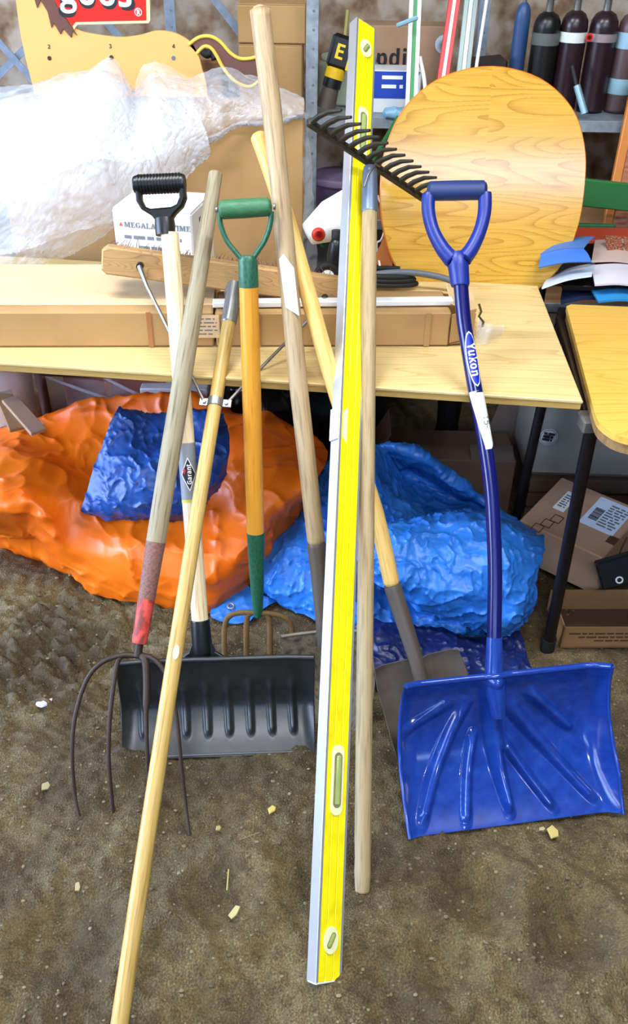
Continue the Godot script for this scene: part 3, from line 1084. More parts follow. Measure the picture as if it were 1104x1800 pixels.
func blue_snow_shovel() -> void:
	var base := Vector3(0.4338, 0, -1.157)
	var d := Vector3(-0.117, 0.8257, -0.5518)
	var n := Vector3(-0.0898, 0.5445, 0.8339)
	var r := Vector3(0.9891, 0.1471, 0.0104)
	var tool := thing("snow_shovel", "bright blue plastic snow shovel with bent blue tube handle", "snow shovel", Vector3(0.4341, 0, -1.162))
	var f := Transform3D(Basis(Vector3(0.9862, 0, -0.1657), Vector3(-0.0927, 0.8291, -0.5514), Vector3(0.1374, 0.5591, 0.8176)), Vector3(0.4341, 0, -1.162))
	var ribs := [
		[Vector2(-0.0243, 0.2909), Vector2(-0.0071, 0.0150), 0.032, 0.013, 0.036, 1.0],
		[Vector2(-0.0730, 0.2685), Vector2(-0.1996, 0.0152), 0.020, 0.015, 0.0188, 0.1],
		[Vector2(-0.0588, 0.1925), Vector2(-0.1046, 0.0079), 0.014, 0.013, 0.0174, 0.1],
		[Vector2(-0.0055, 0.1744), Vector2(0.0910, 0.0124), 0.016, 0.013, 0.0188, 0.1],
		[Vector2(0.0067, 0.2551), Vector2(0.1883, 0.0150), 0.022, 0.014, 0.0217, 0.1],
		[Vector2(0.0519, 0.2744), Vector2(0.1657, 0.1647), 0.018, 0.014, 0.0159, 0.1],
		[Vector2(-0.1102, 0.2641), Vector2(-0.2222, 0.1991), 0.018, 0.016, 0.009, 0.1]]
	var grid := scoop_grid(f, 0.2298, [Vector2(-0.004, 0.004), Vector2(0.05, -0.026), Vector2(0.12, -0.052), Vector2(0.20, -0.052), Vector2(0.27, -0.022), Vector2(0.314, 0.012)], ribs, 0.062, 170, 110, func(s: float) -> float: return 1.0 + 0.02 * sin(clampf(s / 0.314, 0.0, 1.0) * PI) - 0.05 * clampf(s / 0.314, 0.0, 1.0), 0.82, 0.4)
	piece("blade", Shape.new().sheet(grid, 1.0, 0.004), m("scoop_blue"), tool)
	var edge := []
	for k in 35:
		edge.append(grid[-1][k * 5])
	piece("top_rim", Shape.new().tube(edge, 0.0068, 10), m("scoop_blue"), tool)
	for i in [0, 170]:
		var side := []
		for k in 23:
			side.append(grid[k * 5][i])
		piece("side_rim", Shape.new().tube(side, 0.0042, 8), m("scoop_blue"), tool)
	piece("socket", Shape.new().tube([Vector3(0.3822, 0.3254, -1.375) + n * 0.002, Vector3(0.3828, 0.2632, -1.334) + n * 0.004, Vector3(0.3872, 0.2303, -1.312) + n * 0.004, Vector3(0.3944, 0.1856, -1.282) + n * -0.004], [0.0165, 0.019, 0.022, 0.016], 20), m("scoop_blue"), tool)
	var shaft := [Vector3(0.2965, 0.9352, -1.782), Vector3(0.3039, 0.8766, -1.743), Vector3(0.3146, 0.826, -1.709), Vector3(0.3278, 0.7675, -1.669), Vector3(0.3435, 0.7062, -1.628), Vector3(0.3581, 0.6427, -1.585), Vector3(0.3692, 0.5789, -1.542), Vector3(0.3758, 0.5098, -1.496), Vector3(0.3803, 0.4353, -1.447), Vector3(0.3815, 0.3504, -1.391), Vector3(0.3826, 0.2702, -1.339)]
	piece("shaft", Shape.new().tube(curve(shaft, 60), 0.0152, 22), m("tube_blue"), tool)
	# oval badge and a strip of masking tape wrapped on the shaft
	var path := curve(shaft, 200)
	var lengths := [0.0]
	for k in range(1, path.size()):
		lengths.append(lengths[-1] + path[k].distance_to(path[k - 1]))
	var wrap := func(x: float, y: float, lift: float, turn: float) -> Vector3:
		# x runs down the shaft in metres, y round it
		var k := 1
		while k < lengths.size() - 2 and lengths[k] < x:
			k += 1
		var c: Vector3 = path[k - 1].lerp(path[k], (x - lengths[k - 1]) / (lengths[k] - lengths[k - 1]))
		var t: Vector3 = (path[k] - path[k - 1]).normalized()
		var out := (n - t * n.dot(t)).normalized()
		var right := out.cross(t) * -1.0
		if right.dot(r) < 0.0:
			right = -right
		var a := y / 0.0152 + turn
		return c + (out * cos(a) + right * sin(a)) * (0.0152 + lift)
	var patch := func(x0: float, x1: float, low: Callable, high: Callable, lift: float, turn: float) -> Shape:
		var st := Shape.new()
		for k in 24:
			var xa := lerpf(x0, x1, k / 24.0)
			var xb := lerpf(x0, x1, (k + 1) / 24.0)
			for q in 10:
				var corners := []
				for c in [[xa, q], [xb, q], [xb, q + 1], [xa, q + 1]]:
					corners.append(wrap.call(c[0], lerpf(low.call(c[0]), high.call(c[0]), c[1] / 10.0), lift, turn))
				st.facet(corners, n)
		return st
	var ellipse := func(x: float, half: float, wide: float) -> float: return wide * sqrt(maxf(0.0, 1.0 - pow((x - 0.158) / half, 2.0)))
	var badge := piece("badge_rim", patch.call(0.100, 0.216, func(x: float) -> float: return -ellipse.call(x, 0.058, 0.0135), func(x: float) -> float: return ellipse.call(x, 0.058, 0.0135), 0.0004, 0.32), m("white"), tool)
	piece("badge", patch.call(0.1035, 0.2125, func(x: float) -> float: return -ellipse.call(x, 0.0545, 0.0112), func(x: float) -> float: return ellipse.call(x, 0.0545, 0.0112), 0.0008, 0.32), plain(Color(0.03, 0.16, 0.62), 0.35), badge)
	piece("lettering", bent_writing("Yukon", 0.0165, func(p: Vector3) -> Vector3: return wrap.call(0.160 + p.x, p.y, 0.0012 + p.z, 0.32)), m("white"), badge)
	var tape := piece("masking_tape", patch.call(0.224, 0.347, func(x: float) -> float: return lerpf(-0.022, -0.006, clampf((x - 0.224) / 0.12, 0.0, 1.0)), func(x: float) -> float: return minf(0.0225, -0.004 + maxf(0.0, x - 0.222) * 3.0) - maxf(0.0, x - 0.332) * 1.0, 0.0006, 0.25), m("masking"), tool, "strip of white masking tape with a handwritten price")
	piece("handwriting", bent_writing("15-", 0.014, func(p: Vector3) -> Vector3: return wrap.call(0.290 + p.x, 0.006 + p.y, 0.001 + p.z, 0.25), 0.0004, "Droid Sans", 300), m("ink_grey"), tape)
	# D grip: two arms meeting in a socket, with a round bar between them
	var arm_left := [Vector3(0.227, 1.091, -1.891), Vector3(0.2266, 1.06, -1.871), Vector3(0.2369, 1.026, -1.848), Vector3(0.2575, 0.9952, -1.826), Vector3(0.2814, 0.9738, -1.809)]
	var arm_right := [Vector3(0.3408, 1.097, -1.883), Vector3(0.3417, 1.064, -1.862), Vector3(0.3334, 1.03, -1.84), Vector3(0.3169, 0.9979, -1.821), Vector3(0.2966, 0.9744, -1.808)]
	for arm in [arm_left, arm_right]:
		piece("grip_arm", Shape.new().tube(curve(arm, 24), [0.0135, 0.0138, 0.014, 0.014, 0.014, 0.014, 0.0138, 0.0138, 0.0136, 0.0136, 0.0136, 0.0136, 0.0136, 0.0138, 0.014, 0.0142, 0.0145, 0.0148, 0.0152, 0.0156, 0.016, 0.0165, 0.017, 0.0175, 0.018], 18, true, 1.1, 0.5), m("grip_blue"), tool)
	piece("grip_socket", Shape.new().tube([Vector3(0.2868, 0.9897, -1.819), Vector3(0.2883, 0.979, -1.812), Vector3(0.291, 0.9644, -1.802), Vector3(0.2953, 0.9351, -1.782), Vector3(0.2954, 0.9322, -1.78)], [0.016, 0.0225, 0.0215, 0.0195, 0.018], 20), m("grip_blue"), tool)
	piece("grip_bar", Shape.new().tube([Vector3(0.2223, 1.093, -1.893), Vector3(0.2293, 1.093, -1.893), Vector3(0.2805, 1.096, -1.889), Vector3(0.3384, 1.099, -1.885), Vector3(0.3465, 1.099, -1.884)], [0.0165, 0.0195, 0.020, 0.0195, 0.0165], 20, true, 1.0, 0.4), m("grip_slate"), tool)


func digging_fork() -> void:
	var base := Vector3(-0.1227, 0, -1.519)
	var d := Vector3(-0.0211, 0.9716, -0.2355)
	var n := Vector3(-0.1041, 0.2322, 0.9671)
	var r := Vector3(0.9943, 0.045, 0.0962)
	var tool := thing("digging_fork", "short digging fork with orange shaft, green grip and rusty tines", "garden fork", base)
	var at := func(s: float) -> Vector3: return base + d * s + r * 0.003 * (s - 0.4)
	piece("shaft", Shape.new().tube([at.call(0.40), at.call(0.7), at.call(0.97)], [0.0195, 0.0205, 0.0195], 20), m("wood_orange"), tool)
	piece("socket", Shape.new().tube([at.call(0.205), at.call(0.22), at.call(0.30), at.call(0.42), at.call(0.421)], [0.0085, 0.012, 0.0165, 0.0205, 0.019], 18), m("socket_green"), tool)
	piece("collar", Shape.new().tube([at.call(0.962), at.call(0.964), at.call(1.015), at.call(1.025)], [0.019, 0.0205, 0.0198, 0.014], 20), m("socket_green"), tool)
	var strap_left := [Vector3(-0.1982, 1.075, -1.786), Vector3(-0.1965, 1.051, -1.78), Vector3(-0.1856, 1.023, -1.772), Vector3(-0.1675, 1.001, -1.765), Vector3(-0.1492, 0.9816, -1.758)]
	var strap_right := [Vector3(-0.0947, 1.08, -1.776), Vector3(-0.097, 1.056, -1.77), Vector3(-0.1073, 1.027, -1.764), Vector3(-0.1212, 1.006, -1.761), Vector3(-0.1376, 0.9822, -1.757)]
	for strap in [strap_left, strap_right]:
		piece("grip_strap", Shape.new().tube(curve(strap, 20), 0.0052, 10, true, 1.5), m("socket_green"), tool)
	piece("grip", Shape.new().tube([Vector3(-0.1993, 1.078, -1.786), Vector3(-0.1913, 1.079, -1.786), Vector3(-0.1479, 1.083, -1.782), Vector3(-0.1026, 1.088, -1.778), Vector3(-0.0935, 1.089, -1.778)], [0.0165, 0.0188, 0.0185, 0.018, 0.016], 20, true, 1.0, 0.3), m("grip_green"), tool)
	for x in [Vector3(-0.2016, 1.078, -1.787), Vector3(-0.0902, 1.089, -1.777)]:
		piece("rivet", Shape.new().tube([x, x + r * 0.004 * signf((x - base).dot(r))], 0.006, 10), m("zinc"), tool)
	# head: a bowed crossbar and four flat tines
	var neck: Vector3 = at.call(0.214)
	for side in [-1.0, 1.0]:
		var outer := [neck, neck + r * side * 0.035 + d * 0.000, neck + r * side * 0.066 - d * 0.010, neck + r * side * 0.080 - d * 0.036, neck + r * side * 0.082 - d * 0.10 + n * 0.008, neck + r * side * 0.081 - d * 0.226 + n * 0.004]
		piece("tine", Shape.new().tube(curve(outer, 30), 0.0068, 10, true, 0.8), m("rust"), tool)
		var inner := [neck + r * side * 0.018 - d * 0.002, neck + r * side * 0.027 - d * 0.02, neck + r * side * 0.029 - d * 0.10 + n * 0.008, neck + r * side * 0.029 - d * 0.226 + n * 0.004]
		piece("tine", Shape.new().tube(curve(inner, 24), 0.0068, 10, true, 0.8), m("rust"), tool)


func hay_fork() -> void:
	var base := Vector3(-0.351, 0, -1.162)
	var d := Vector3(0.0745, 0.8172, -0.5715)
	var n := Vector3(-0.0875, 0.5763, 0.8126)
	var r := Vector3(0.9934, -0.0106, 0.1144)
	var tool := thing("hay_fork", "hay fork with four thin curved iron tines and weathered grey handle", "hay fork", base)
	var low := Vector3(-0.3639, 0.2942, -1.372)
	var high := Vector3(-0.2184, 1.115, -1.938)
	var at := func(t: float) -> Vector3: return low.lerp(high, t)
	piece("handle", Shape.new().tube([at.call(0.2), at.call(0.4), at.call(0.6), at.call(0.75), at.call(0.9), at.call(1.0)], [0.0205, 0.021, 0.020, 0.018, 0.016, 0.0145], 18, true, 0.95, 0.5), m("wood_grey"), tool)
	piece("worn_paint", Shape.new().tube([at.call(0.085), at.call(0.15), at.call(0.215)], [0.0178, 0.0192, 0.0207], 18, false), m("brown_paint"), tool, "brown worn section of the handle")
	piece("red_ferrule", Shape.new().tube([at.call(0.0), at.call(0.005), at.call(0.05), at.call(0.095)], [0.0150, 0.0162, 0.0170, 0.0182], 18), m("red_paint"), tool, "red painted ferrule with chips")
	var neck := Vector3(-0.3671, 0.2715, -1.356)
	piece("tang", Shape.new().tube([low, neck], [0.009, 0.0085], 10), m("iron"), tool)
	var tines := [
		[neck, Vector3(-0.3993, 0.2728, -1.356), Vector3(-0.4434, 0.2596, -1.346), Vector3(-0.4759, 0.2257, -1.321), Vector3(-0.4955, 0.1667, -1.271), Vector3(-0.4984, 0.1048, -1.225), Vector3(-0.4933, 0.0288, -1.183), Vector3(-0.481, -0.006, -1.15)],
		[Vector3(-0.3867, 0.271, -1.358), Vector3(-0.4065, 0.2664, -1.352), Vector3(-0.4141, 0.234, -1.322), Vector3(-0.42, 0.1777, -1.271), Vector3(-0.4204, 0.1114, -1.221), Vector3(-0.4151, 0.0406, -1.183), Vector3(-0.4117, -0.006, -1.162)],
		[Vector3(-0.3573, 0.2712, -1.355), Vector3(-0.349, 0.2659, -1.345), Vector3(-0.3446, 0.2346, -1.315), Vector3(-0.3425, 0.1792, -1.263), Vector3(-0.3382, 0.1183, -1.217), Vector3(-0.3351, 0.0524, -1.183), Vector3(-0.3355, -0.006, -1.167)],
		[neck, Vector3(-0.3419, 0.2743, -1.351), Vector3(-0.3165, 0.2645, -1.336), Vector3(-0.2959, 0.2398, -1.311), Vector3(-0.2788, 0.1892, -1.264), Vector3(-0.2687, 0.129, -1.217), Vector3(-0.2575, 0.0398, -1.165), Vector3(-0.2464, -0.006, -1.119)]]
	for k in 4:
		var radii := []
		for j in 31:
			radii.append(lerpf(0.0062, 0.0034, j / 30.0) + (0.0028 if k == 2 and j < 14 else 0.0))
		piece("tine", Shape.new().tube(curve(tines[k], 30), radii, 10), m("iron"), tool)


func round_spade() -> void:
	var base := Vector3(0.0594, -0, -1.421)
	var d := Vector3(-0.124, 0.9322, -0.3401)
	var n := Vector3(-0.1011, 0.3291, 0.9389)
	var r := Vector3(0.9871, 0.1508, 0.0534)
	var tool := thing("shovel", "long handled round shovel with dusty blade, tallest wooden handle of all", "shovel", base)
	var line := [Vector3(0.0077, 0.4061, -1.569), Vector3(-0.0153, 0.5779, -1.631), Vector3(-0.0399, 0.7618, -1.698), Vector3(-0.0622, 0.9577, -1.77), Vector3(-0.0845, 1.153, -1.84), Vector3(-0.0997, 1.27, -1.883), Vector3(-0.1132, 1.364, -1.917), Vector3(-0.121, 1.421, -1.938)]
	piece("handle", Shape.new().tube(curve(line, 30), 0.0197, 20, true, 1.0, 0.9), m("wood_long"), tool)
	var tape := piece("paper_tape", Shape.new().slab(PackedVector2Array([Vector2(-0.012, -0.055), Vector2(0.014, -0.075), Vector2(0.014, 0.02), Vector2(-0.004, 0.05), Vector2(-0.014, 0.04)]), 0.0008, frame(r, d, Vector3(-0.0586, 0.9472, -1.765) + n * 0.0198)), m("masking"), tool, "scrap of masking tape with handwritten strokes")
	var strokes := Shape.new()
	for k in 3:
		strokes.box(frame(r + d * 0.25, d - r * 0.25, Vector3(-0.055, 0.9431, -1.764) + n * 0.0202 + d * (0.017 - k * 0.017)), Vector3(0.003 if k < 2 else 0.008, 0.011 if k < 2 else 0.003, 0.0006), 0.0)
	piece("handwriting", strokes, m("ink"), tape)
	piece("socket", Shape.new().tube([Vector3(0.0063, 0.4148, -1.572), Vector3(0.0076, 0.4086, -1.569), Vector3(0.0182, 0.3208, -1.538), Vector3(0.0263, 0.2437, -1.51), Vector3(0.03, 0.1911, -1.491), Vector3(0.0337, 0.1378, -1.472)], [0.0198, 0.0212, 0.0200, 0.0185, 0.018, 0.010], 18), m("spade_steel"), tool)
	var f := Transform3D(Basis(r, d, n), base)
	var taper := func(s: float) -> float: return 1.0 if s > 0.13 else clampf(sqrt(maxf(0.0, 1.0 - pow((0.13 - s) / 0.165, 2.0))), 0.2, 1.0)
	var grid := scoop_grid(f, 0.103, [Vector2(-0.03, 0.0), Vector2(0.05, -0.012), Vector2(0.12, -0.016), Vector2(0.19, -0.008), Vector2(0.232, 0.0)], [[Vector2(0, 0.235), Vector2(0, 0.06), 0.02, 0.01, 0.012, 1.0]], 0.012, 40, 36, taper, 0.1)
	piece("blade", Shape.new().sheet(grid, 1.0, 0.002), m("spade_dirty"), tool)
	for side in [-1.0, 1.0]:
		piece("foot_tread", Shape.new().tube([base + d * 0.232 + r * side * 0.02 - n * 0.004, base + d * 0.232 + r * side * 0.06 + n * 0.002, base + d * 0.231 + r * side * 0.101 + n * 0.009], 0.004, 8), m("spade_dirty"), tool)


func square_shovel() -> void:
	var base := Vector3(0.2888, 0, -1.316)
	var d := Vector3(-0.2889, 0.8567, -0.4272)
	var n := Vector3(-0.0972, 0.4177, 0.9034)
	var r := Vector3(0.9524, 0.3025, -0.0374)
	var tool := thing("shovel", "square mouthed shovel slanting behind the spirit level, honey coloured handle", "shovel", base)
	var line := [Vector3(0.1742, 0.3576, -1.494), Vector3(0.1324, 0.5058, -1.567), Vector3(0.0799, 0.6362, -1.633), Vector3(0.0233, 0.7849, -1.708), Vector3(-0.047, 0.9914, -1.811), Vector3(-0.0956, 1.121, -1.876), Vector3(-0.1289, 1.198, -1.915)]
	piece("handle", Shape.new().tube(curve(line, 24), 0.0178, 20, true, 1.0, 0.7), m("wood_honey"), tool)
	piece("socket", Shape.new().tube([Vector3(0.1728, 0.3622, -1.496), Vector3(0.1756, 0.3554, -1.493), Vector3(0.2042, 0.2828, -1.456), Vector3(0.2319, 0.2116, -1.42), Vector3(0.2464, 0.1649, -1.397), Vector3(0.2609, 0.1178, -1.373)], [0.0178, 0.0192, 0.0180, 0.0168, 0.0165, 0.006], 18), m("spade_steel"), tool)
	var f := Transform3D(Basis(r, d, n), base)
	var grid := scoop_grid(f, 0.108, [Vector2(-0.01, 0.004), Vector2(0.08, -0.006), Vector2(0.17, -0.010), Vector2(0.226, -0.006), Vector2(0.248, 0.0)], [[Vector2(0.012, 0.25), Vector2(0.008, 0.11), 0.020, 0.009, 0.012, 1.0]], 0.018, 40, 36, func(s: float) -> float: return 0.93 if s < 0.20 else lerpf(0.93, 0.86, (s - 0.20) / 0.048), 0.7)
	for row in grid:
		for k in row.size():
			row[k] += r * 0.014
	piece("blade", Shape.new().sheet(grid, 1.0, 0.0022), m("spade_steel"), tool)


# ---- tables and what lies on them ----

func flat_frame(y: float) -> Transform3D:
	# Outlines given as (x, -z) lie flat with their upper side at height y.
	return Transform3D(Basis(Vector3.RIGHT, Vector3.FORWARD, Vector3.UP), Vector3(0, y, 0))


func tables() -> void:
	var corners := [Vector2(0.555, 1.647), Vector2(0.590, 2.307), Vector2(-1.02, 2.48), Vector2(-1.05, 1.818)]
	var table := thing("folding_table", "long folding table with pale wooden top carrying the cartons and broom", "table", Vector3(-0.25, 0, -2.06))
	piece("table_top", Shape.new().slab(PackedVector2Array(corners), 0.007, flat_frame(0.74), 0.0015), m("table_top"), table)
	var inner := PackedVector2Array([Vector2(0.553, 1.6495), Vector2(0.588, 2.305), Vector2(-1.018, 2.478), Vector2(-1.048, 1.8205)])
	piece("plywood_edge", Shape.new().slab(inner, 0.015, flat_frame(0.733), 0.001), m("table_edge"), table)
	var leg := func(top: Vector3, foot: Vector3, mat: Material) -> void:
		piece("leg", Shape.new().tube([top, foot + Vector3(0, 0.02, 0)], 0.0145, 14), mat, table)
		piece("foot_cap", Shape.new().tube([foot + Vector3(0, 0.035, 0), foot + Vector3(0, -0.004, 0)], 0.018, 14), m("black_rubber"), table)
	leg.call(Vector3(0.582, 0.702, -1.640), Vector3(0.6108, 0, -1.686), m("leg_black"))
	leg.call(Vector3(0.645, 0.712, -2.215), Vector3(0.612, 0, -2.20), m("leg_black"))
	leg.call(Vector3(-0.93, 0.715, -1.86), Vector3(-0.94, 0, -1.87), m("leg_brown"))
	leg.call(Vector3(-0.808, 0.715, -2.335), Vector3(-0.778, 0, -2.27), m("leg_brown"))
	piece("apron_rail", Shape.new().box(frame(Vector3(1.25, 0, 0.06), Vector3.UP, Vector3(-0.03, 0.703, -1.80)), Vector3(1.2, 0.028, 0.02), 0.002), m("leg_black"), table)
	piece("apron_rail", Shape.new().box(frame(Vector3(1.25, 0, 0.1), Vector3.UP, Vector3(-0.03, 0.703, -2.32)), Vector3(1.25, 0.028, 0.02), 0.002), m("leg_black"), table)
	piece("leg_bracket", Shape.new().box(frame(Vector3(0.05, 0, 1.0), Vector3.UP, Vector3(0.572, 0.688, -1.652)), Vector3(0.055, 0.030, 0.028), 0.004), plain(Color(0.36, 0.34, 0.32), 0.6), table)
	piece("leg_crossbar", Shape.new().tube([Vector3(0.575, 0.690, -1.66), Vector3(0.635, 0.690, -2.2)], 0.012, 12), m("leg_black"), table)

	var second := thing("side_table", "honey oak table with rounded corner at the right beside the folding table", "table", Vector3(1.05, 0, -1.82))
	var outline := PackedVector2Array([Vector2(0.636, 2.165), Vector2(0.634, 2.15)])
	outline.append_array(smooth_line([Vector2(0.567, 1.60), Vector2(0.566, 1.555), Vector2(0.585, 1.51), Vector2(0.625, 1.487), Vector2(0.68, 1.480)], 5))
	outline.append_array(PackedVector2Array([Vector2(1.55, 1.44), Vector2(1.58, 2.12), Vector2(0.65, 2.178)]))
	piece("table_top", Shape.new().slab(outline, 0.014, flat_frame(0.74), 0.002), m("second_top"), second)
	var under := PackedVector2Array()
	for q in outline:
		under.append(Vector2(1.07, 1.82) + (q - Vector2(1.07, 1.82)) * 0.994)
	piece("edge_band", Shape.new().slab(under, 0.022, flat_frame(0.726), 0.002), m("brown_edge"), second)
	for foot in [Vector3(1.0, 0, -1.6), Vector3(1.5, 0, -1.55), Vector3(1.02, 0, -2.05), Vector3(1.5, 0, -2.05)]:
		piece("leg", Shape.new().tube([foot + Vector3(0, 0.705, 0), foot], 0.016, 12), m("leg_black"), second)


func table_load() -> void:
	# wide flat carton at the left and a long narrow one in line with it
	var x := Vector3(1.026, 0, -0.048).normalized()
	var deep := Vector3.UP.cross(x)
	var front_left := Vector3(-0.719, 0.742, -1.855)
	var f := frame(x, Vector3.UP, front_left)
	var flat := thing("flat_carton", "wide flat tan carton lying at the left end of the folding table", "box", f * Vector3(0.08, 0, -0.15))
	piece("body", Shape.new().box(f * Transform3D(Basis(), Vector3(0.075, 0.042, -0.150)), Vector3(0.82, 0.084, 0.298), 0.004), m("card_tan"), flat)
	piece("lid", Shape.new().box(f * Transform3D(Basis(), Vector3(0.075, 0.0855, -0.168)), Vector3(0.818, 0.003, 0.262), 0.001), m("card_light"), flat)
	piece("tape", Shape.new().box(f * Transform3D(Basis(), Vector3(0.342, 0.042, 0.0006)), Vector3(0.011, 0.083, 0.0008), 0.0), m("tape_brown"), flat, "strip of brown tape")
	var label := piece("label", Shape.new().box(f * Transform3D(Basis(), Vector3(0.470, 0.050, 0.0008)), Vector3(0.058, 0.055, 0.0008), 0.0), m("card_light"), flat, "pale paper label with small print")
	piece("print", text_lines(5, 0.048, 0.009, f * Transform3D(Basis(), Vector3(0.470, 0.050, 0.0014)), 3), m("ink_grey"), label)
	var long := thing("long_carton", "long narrow tan carton with torn open right end on the folding table", "box", f * Vector3(0.77, 0, -0.07))
	piece("body", Shape.new().box(f * Transform3D(Basis(), Vector3(0.757, 0.041, -0.068)), Vector3(0.535, 0.082, 0.134), 0.004), m("card_tan"), long)
	piece("tape", Shape.new().box(f * Transform3D(Basis(), Vector3(0.585, 0.041, 0.0006)), Vector3(0.013, 0.081, 0.0008), 0.0), m("tape_brown"), long, "strip of brown tape")
	piece("tape", Shape.new().box(f * Transform3D(Basis(), Vector3(0.972, 0.041, 0.0006)), Vector3(0.012, 0.081, 0.0008), 0.0), m("card_tan"), long)
	var flap_edge := f * Vector3(1.025, 0, 0)
	for part in [[Vector3(0.030, 0.045, -0.012), 0.5, Vector3(0.07, 0.07, 0.003)], [Vector3(0.026, 0.04, -0.122), -0.3, Vector3(0.06, 0.075, 0.003)]]:
		piece("torn_flap", Shape.new().box(Transform3D(f.basis, flap_edge) * Transform3D(Basis(Vector3.UP, part[1]), part[0]), part[2], 0.001), m("card_tan"), long)
	piece("torn_flap", Shape.new().box(Transform3D(f.basis, flap_edge) * Transform3D(Basis(Vector3.BACK, -0.35) * Basis(Vector3.RIGHT, 0.12), Vector3(0.034, 0.086, -0.075)), Vector3(0.07, 0.003, 0.10), 0.001), m("card_light"), long)
	piece("torn_flap", Shape.new().box(Transform3D(f.basis, flap_edge) * Transform3D(Basis(Vector3.BACK, 0.12), Vector3(0.03, 0.006, -0.06)), Vector3(0.06, 0.003, 0.11), 0.001), m("card_brown"), long)
	var wisp := [
		[Vector3(0.3741, 0.7831, -1.97), Vector3(0.4079, 0.7625, -2), Vector3(0.4302, 0.75, -2.01), Vector3(0.4519, 0.7432, -2.02)],
		[Vector3(0.3726, 0.7604, -1.94), Vector3(0.3958, 0.7751, -1.93), Vector3(0.4192, 0.7612, -1.95), Vector3(0.4419, 0.7486, -1.98)],
		[Vector3(0.3742, 0.7349, -1.93), Vector3(0.3931, 0.7426, -1.92), Vector3(0.4146, 0.7353, -1.95), Vector3(0.4384, 0.734, -1.98)]]
	var scrap := piece("plastic_scrap", Shape.new().sheet(crumple(loft(wisp, 30, 24), 0.012, 0.05, 31, 0.6, true)), m("film"))
	tag(scrap, "small wad of clear plastic poking from the torn carton end", "plastic scrap")
	var sprig := piece("twine", Shape.new().tube([Vector3(0.3788, 0.8116, -1.99), Vector3(0.3856, 0.7941, -1.985), Vector3(0.3797, 0.7868, -1.975), Vector3(0.3891, 0.7791, -1.96), Vector3(0.3859, 0.772, -1.95)], 0.0028, 6), plain(Color(0.28, 0.26, 0.10), 0.8))
	tag(sprig, "bit of dark green twine at the torn carton end", "twine")
	var strip_a := Vector3(-0.2369, 0.834, -1.909)
	var strip_b := Vector3(0.31, 0.834, -1.948)
	var strip := piece("trim_board", Shape.new().box(frame(strip_b - strip_a, Vector3.UP, (strip_a + strip_b) / 2), Vector3(strip_a.distance_to(strip_b), 0.013, 0.026), 0.002), m("white"))
	tag(strip, "thin white trim board lying on the long carton", "board")
	# printed white carton behind the broom
	var near := Vector3(-0.3087, 0.957, -2.16)
	var left := Vector3(-0.5076, 0.957, -2.195)
	var back := Vector3(-0.2716, 0.957, -2.333)
	var g := frame(near - left, Vector3.UP, (left + near) / 2)
	var wide := near.distance_to(left)
	var depth := absf((back - near).dot(g.basis.z))
	var white_box := thing("printed_carton", "white printed carton behind the broom block, against the big tan carton", "box", g * Vector3(0, -0.215, -depth / 2))
	piece("body", Shape.new().box(g * Transform3D(Basis(), Vector3(0, -0.1075, -depth / 2)), Vector3(wide, 0.215, depth), 0.004), m("box_white"), white_box)
	piece("top_flap", Shape.new().box(g * Transform3D(Basis(), Vector3(0, 0.0015, -depth * 0.25)), Vector3(wide - 0.004, 0.003, depth / 2 - 0.004), 0.001), m("box_white"), white_box)
	piece("top_flap", Shape.new().box(g * Transform3D(Basis(), Vector3(0, 0.0015, -depth * 0.75)), Vector3(wide - 0.004, 0.003, depth / 2 - 0.004), 0.001), m("box_white"), white_box)
	piece("print", writing("MEGALATEC TIME", 0.013, g * Transform3D(Basis(), Vector3(0.012, -0.036, 0.0008)), 0.0006, "Droid Serif"), m("ink_grey"), white_box)
	piece("print", text_lines(1, 0.15, 0.014, g * Transform3D(Basis(), Vector3(0.0, -0.066, 0.0008)), 4, 0.6), m("ink_grey"), white_box)
	piece("print", text_lines(1, 0.08, 0.012, g * Transform3D(Basis(), Vector3(0.0, -0.09, 0.0008)), 5, 0.6), m("ink_grey"), white_box)
	piece("print_mark", Shape.new().slab(PackedVector2Array([Vector2(-0.086, -0.04), Vector2(-0.076, -0.04), Vector2(-0.081, -0.03)]), 0.0006, g * Transform3D(Basis(), Vector3(0, 0, 0.0008))), m("ink_red"), white_box)
	piece("print", text_lines(3, 0.06, 0.02, g * Transform3D(Basis(Vector3.UP, PI / 2), Vector3(wide / 2 + 0.0006, -0.05, -depth / 2)), 6, 0.5), m("ink_grey"), white_box)
	# big carton standing behind the table, and the heap of clear film over it
	carton("tall_carton", "big tan carton standing behind the table under clear plastic", Transform3D(Basis(Vector3.UP, 0.01), Vector3(-0.46, 0.557, -2.625)), Vector3(0.83, 1.114, 0.22), m("card_tan"))
	var heap := thing("plastic_sheeting", "large crumpled heap of clear white plastic sheeting over the big carton", "plastic sheet", Vector3(-0.5, 1.12, -2.6))
